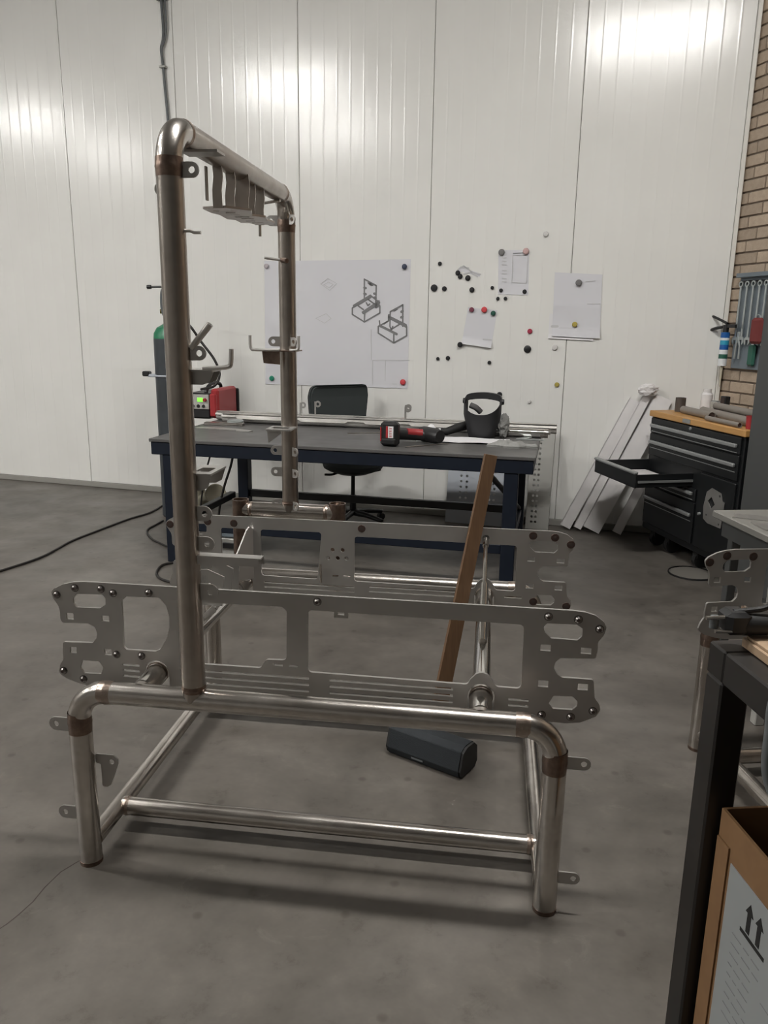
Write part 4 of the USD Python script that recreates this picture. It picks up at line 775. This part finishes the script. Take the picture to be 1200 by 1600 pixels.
for (a, b), (c, d_), r, zz, lab in pipes:
    o = on_cab(a, b); e = on_cab(c, d_); h = np.array([0, 0, r+zz])
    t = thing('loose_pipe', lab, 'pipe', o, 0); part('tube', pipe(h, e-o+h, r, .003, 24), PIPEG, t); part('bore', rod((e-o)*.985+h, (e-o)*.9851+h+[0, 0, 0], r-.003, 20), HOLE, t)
t = thing('red_cup', 'red cup at the right end of the cabinet top', 'cup', on_cab(1.045, .06), TR); part('cup', lathe([(0, 0), (.026, 0), (.030, .075), (.028, .075), (.025, .006), (0, .006)], 24), RED, t); part('rim', lathe([(.031, .073), (.0315, .078), (.027, .078), (.027, .073)], 24), RED, t)
solo('white_offcut', extr(Polygon([(-.10, 0), (.10, 0), (.17, .17), (-.10, .05)]), .006, (0, 0, 0), X*-1, Z), WHITE, 'white triangular offcut standing behind the red cup', 'offcut', loc=on_cab(.985, .40), rotz=TR)
# grey locker
t = thing('grey_locker', 'tall dark grey locker beside the tool cabinet at the right edge', 'locker', rotxy((1.125, .0, 0), TR, TA), TR)
part('body', bx(0, .95, 0, .42, .0, 2.0, .006), LOCKER, t); part('door', bx(.02, .47, -.014, .0, .06, 1.96, .004), LOCKER, t); part('door', bx(.48, .93, -.014, .0, .06, 1.96, .004), LOCKER, t); part('handle', bx(.43, .45, -.03, -.014, .95, 1.10, .004), HANDLE, t)
# tool board on the bricks
def on_brick(x, z, off=0.0): return rotxy((x, -off, z), BR, BO)
t = thing('tool_board', 'blue-grey tool board mounted on the brick wall', 'tool board', on_brick(.10, 1.31, .003), BR)
part('panel', bx(.0, .62, -.02, -.004, .0, .66, .003), BOARD, t); part('top_lip', bx(.0, .62, -.06, -.02, .63, .66, .003), BOARD, t); part('hanger_rail', bx(.01, .60, -.034, -.0205, .585, .61, .003), BLACK, t)
for k in range(5):
    x = .045+.062*k; ln = .37-.03*(k == 3)
    w = thing('combination_wrench', ['first combination wrench hanging on the board, leftmost', 'second combination wrench from the left on the board', 'third combination wrench on the board, in the middle', 'fourth combination wrench on the board, behind the red pouch', 'fifth combination wrench on the board, nearest the locker'][k], 'wrench', on_brick(.10+x, 1.31+.585, .046), BR)
    part('shank', extr(sbox(-.008, -ln, .008, -.02), .006, (0, 0, 0), X, Z), WRENCH, w); part('ring_end', extr(Point(0, 0).buffer(.021).difference(Point(0, 0).buffer(.012)), .010, (0, 0, 0), X, Z), WRENCH, w)
    part('open_end', extr(Point(0, -ln-.018).buffer(.030).difference(sbox(-.011, -ln-.06, .011, -ln-.012)), .009, (0, 0, 0), X, Z), WRENCH, w)
t = thing('red_pouch', 'red tool pouch hanging on the board', 'pouch', on_brick(.40, 1.49, .085), BR)
part('bag', bx(-.055, .055, -.02, .02, 0, .175, .018), mat('dull_red_cloth', (.16, .03, .028), .85), t); part('hook', sweep(arc((0, 0, .175), X, Z, .02, 0, 180), .004, 8), WRENCH, t)
t = thing('trowel', 'dark handled tool hanging below the red pouch', 'tool', on_brick(.33, 1.335, .045), BR)
part('grip', bx(-.035, .035, -.015, .015, 0, .15, .014), DKGREEN, t); part('blade', bx(-.012, .012, -.004, .004, .14, .20), WRENCH, t)
t = thing('pliers', 'chrome pliers hanging left of the red pouch', 'pliers', on_brick(.18, 1.47, .045), BR)
for s in (-1, 1): part('handle', sweep([(s*.004, 0, .05), (s*.018, 0, .0), (s*.022, 0, -.09)], .008, 10), WRENCH, t)
part('jaw', bx(-.014, .014, -.008, .008, .04, .10, .005), WRENCH, t)
# caulking gun + tube hung at board's left edge
t = thing('sealant_gun', 'black sealant gun with a blue and white cartridge hanging by the board', 'sealant gun', on_brick(.085, 1.325, .085), BR)
part('cartridge', lathe([(0, 0), (.029, 0), (.030, .004), (.030, .052)], 24), TUBEW, t, 'white cartridge'); part('green_print', lathe([(.0301, .052), (.0305, .053), (.0305, .083), (.0301, .084)], 24), DKGREEN, t, 'dark green print band')
part('cartridge', lathe([(.030, .084), (.030, .115)], 24), TUBEW, t, 'white cartridge'); part('blue_print', lathe([(.0301, .115), (.0305, .116), (.0305, .150), (.0301, .151)], 24), TUBEB, t, 'blue print band'); part('cyan_print', lathe([(.0303, .151), (.0305, .152), (.0305, .180), (.0303, .181)], 24), TUBEC, t, 'light blue print band')
part('cartridge', lathe([(.030, .181), (.030, .20)], 24), TUBEW, t, 'white cartridge'); part('blue_print', lathe([(.0301, .20), (.0308, .201), (.0308, .238), (0, .239)], 24), TUBEB, t, 'blue end band')
part('nozzle', lathe([(0, -.15), (.004, -.15), (.011, 0), (0, 0)], 16), CREAM, t, 'cream nozzle'); part('carriage', cat_(rod((0, 0, .239), (0, 0, .29), .02, 16), bx(.0, .10, -.01, .01, .27, .295)), BLACK, t)
part('trigger', cat_(sweep(spline([(.01, 0, .30), (-.09, -.01, .335), (-.215, -.01, .37)], 6), .009, 10), sweep(spline([(.01, 0, .28), (-.10, -.01, .265), (-.17, -.01, .245), (-.225, -.01, .225)], 6), .011, 10)), BLACK, t, 'black trigger handles')

# ---------------------------------------------------------------- second bench at the far right
GA = np.array([2.155, 1.40, 0])
t = thing('grey_table', 'light grey steel-topped table at the right edge before the locker', 'table', GA, 13)
part('top', bx(0, 1.1, -.27, .16, .795, .825, .004), TABLEG, t); part('apron', bx(.03, 1.07, -.24, -.20, .72, .795), LOCKER, t); part('apron', bx(.03, .07, -.20, .12, .72, .795), LOCKER, t)
for x, y in ((.05, .06), (1.0, .06), (.075, -.23), (1.0, -.23)): part('leg', bx(x, x+.04, y, y+.04, 0, .72, .003), LOCKER if y > 0 else LTGREY, t)
solo('steel_strip', extr(bez(Polygon([(0, 0), (.36, -.22), (.40, -.17), (.05, .06)]), .003), .004, (0, 0, .0026), X, Y), PLATE, 'long steel strip lying on the grey table at right', 'steel plate', loc=rotxy((.01, .02, .825), 13, GA), rotz=13)
solo('cut_plate', extr(bez(Polygon([(.04, -.07), (.28, -.22), (.26, -.26), (.03, -.20)]), .004).difference(bez(sbox(.09, -.19, .17, -.175), .003)), .006, (0, 0, .0036), X, Y), PLATE, 'slotted steel plate on the grey table, before the strip', 'steel plate', loc=rotxy((.0, .0, .825), 13, GA), rotz=13)
p = at(1080, 897, 2, 0); t = thing('round_lid', 'flat pale lid lying on the floor beside the tool cabinet', 'lid', (p[0], p[1], 0), 0); part('disc', lathe([(0, .012), (.13, .010), (.145, .004), (.145, 0), (0, 0)], 32), LIDC, t); part('rim', lathe([(.143, .002), (.149, .002), (.149, .012), (.143, .012)], 32), RUBBER, t)

# ---------------------------------------------------------------- near black bench at the right
NA, NR = np.array([1.586, -.415, 0]), 13.0
t = thing('near_bench', 'black square-tube bench with a plywood top at the right front', 'work bench', NA, NR)
NH = 1.0
part('side_rail', bx(0, .06, -1.6, -.06, NH-.066, NH, .004), DARKSTEEL, t); part('end_rail', bx(.0, 1.3, -.06, .0, NH-.066, NH, .004), DARKSTEEL, t)
part('side_rail', bx(1.24, 1.3, -1.6, -.06, NH-.066, NH, .004), DARKSTEEL, t); part('end_rail', bx(.06, 1.24, -1.6, -1.54, NH-.066, NH, .004), DARKSTEEL, t)
for x in (0, 1.24):
    for y in (-.06, -1.6): part('leg', bx(x, x+.06, y, y+.06, 0, NH-.066, .004), DARKSTEEL, t)
part('top', bx(.045, 1.28, -1.58, -.035, NH+.001, NH+.020, .002), PLY, t, 'plywood top')
part('top_layer', bx(.05, 1.275, -1.575, -.04, NH+.020, NH+.026, .001), PLY, t)
# die grinder on the corner, hose
p = rotxy((.02, -.02, NH+.026), NR, NA)
g = thing('die_grinder', 'black air grinder with two bright pins on the corner of the near bench', 'air tool', p, NR-4)
def gpart(n, m, mt, par, label=None):
    m.vertices = (m.vertices-[0, -.02, 0])*[1, .72, .68]+[0, -.02, 0]; return part(n, m, mt, par, label)
gpart('body', sweep([(.0, -.02, .032), (.02, -.02, .034), (.06, -.02, .033), (.10, -.02, .031), (.185, -.02, .030), (.19, -.02, .028)], [.024, .032, .030, .026, .026, .02], 20), RUBBER, g)
for k in range(6): gpart('grip_ring', sweep([(.13+.009*k, -.02, .0305), (.134+.009*k, -.02, .0305)], .0275, 18), BLACK, g)
gpart('head', bx(-.02, .03, -.05, .02, .008, .075, .012), BLACK, g); gpart('lever', sweep(spline([(.0, -.02, .07), (.05, -.02, .078), (.075, -.02, .092)], 5), .008, 10), BLACK, g)
gpart('pin', rod((-.055, -.03, .055), (-.01, -.03, .058), .006, 12), POLISH, g, 'bright steel pin'); gpart('pin', rod((-.04, -.045, .022), (.0, -.045, .022), .005, 12), POLISH, g, 'bright steel pin'); gpart('spindle', rod((-.035, -.02, .022), (-.035, -.02, .058), .009, 14), GREYHOSE, g)
gpart('hose_tail', sweep(spline([(.19, -.02, .03), (.25, -.02, .028), (.40, -.05, .02)], 6), .011, 12), RUBBER, g)
solo('air_hose', sweep(spline([rotxy(q, NR, NA) for q in ((.26, -.14, NH+.045), (.12, -.19, NH+.05), (-.005, -.245, NH+.015), (-.02, -.255, NH-.06), (-.012, -.26, NH-.15), (.03, -.29, NH-.21), (.14, -.35, NH-.20))], 10), .0085, 12), GREYHOSE, 'grey air hose looping over the side of the near bench', 'hose')
# cardboard box
CO = np.array([1.629, -.477, 0]); cb = thing('cardboard_box', 'open cardboard box with a white label under the near bench', 'cardboard box', CO, NR)
CHT, CW, CL = .672, .55, .62
part('side', bx(0, .006, -CL, 0, 0, CHT), CARD, cb); part('side', bx(CW-.006, CW, -CL, 0, 0, CHT), CARD, cb); part('side', bx(.006, CW-.006, -.006, 0, 0, CHT), CARD, cb); part('side', bx(.006, CW-.006, -CL, -CL+.006, 0, CHT), CARD, cb)
part('bottom', bx(.006, CW-.006, -CL+.006, -.006, 0, .006), CARD, cb)
part('flap', bx(-.004, -.0005, -.045, -.002, .02, CHT-.06), CARD, cb)
lb = part('label', bx(-.0022, -.0004, -.50, -.055, .10, CHT-.085), LABEL, cb, 'pale printed label')
def mark(segs, wd): return cat_(*[extr(LineString(s).buffer(wd/2, 2, cap_style='flat'), .0006, (-.0026, 0, 0), -Y, Z) for s in segs])
ar = [extr(Polygon([(x-.006, .497), (x+.006, .497), (x+.006, .537), (x+.013, .537), (x, .559), (x-.013, .537), (x-.006, .537)]), .0006, (-.0026, 0, 0), -Y, Z) for x in (.135, .168)]
part('arrow_mark', cat_(*ar, mark([[(.112, .489), (.192, .489)]], .008)), INK if False else RUBBER, lb, 'two upward arrows over a bar')
RR = np.random.default_rng(9); sg = []
for k in range(9):
    z = .46-.023*k; x = .09
    while x < .17:
        l = RR.uniform(.012, .035); sg.append([(x, z), (min(x+l, .185), z)]); x += l+.008
for k in range(4): sg.append([(.20, .405-.05*k), (.36, .405-.05*k)])
part('small_print', mark(sg, .0022), INK, lb)
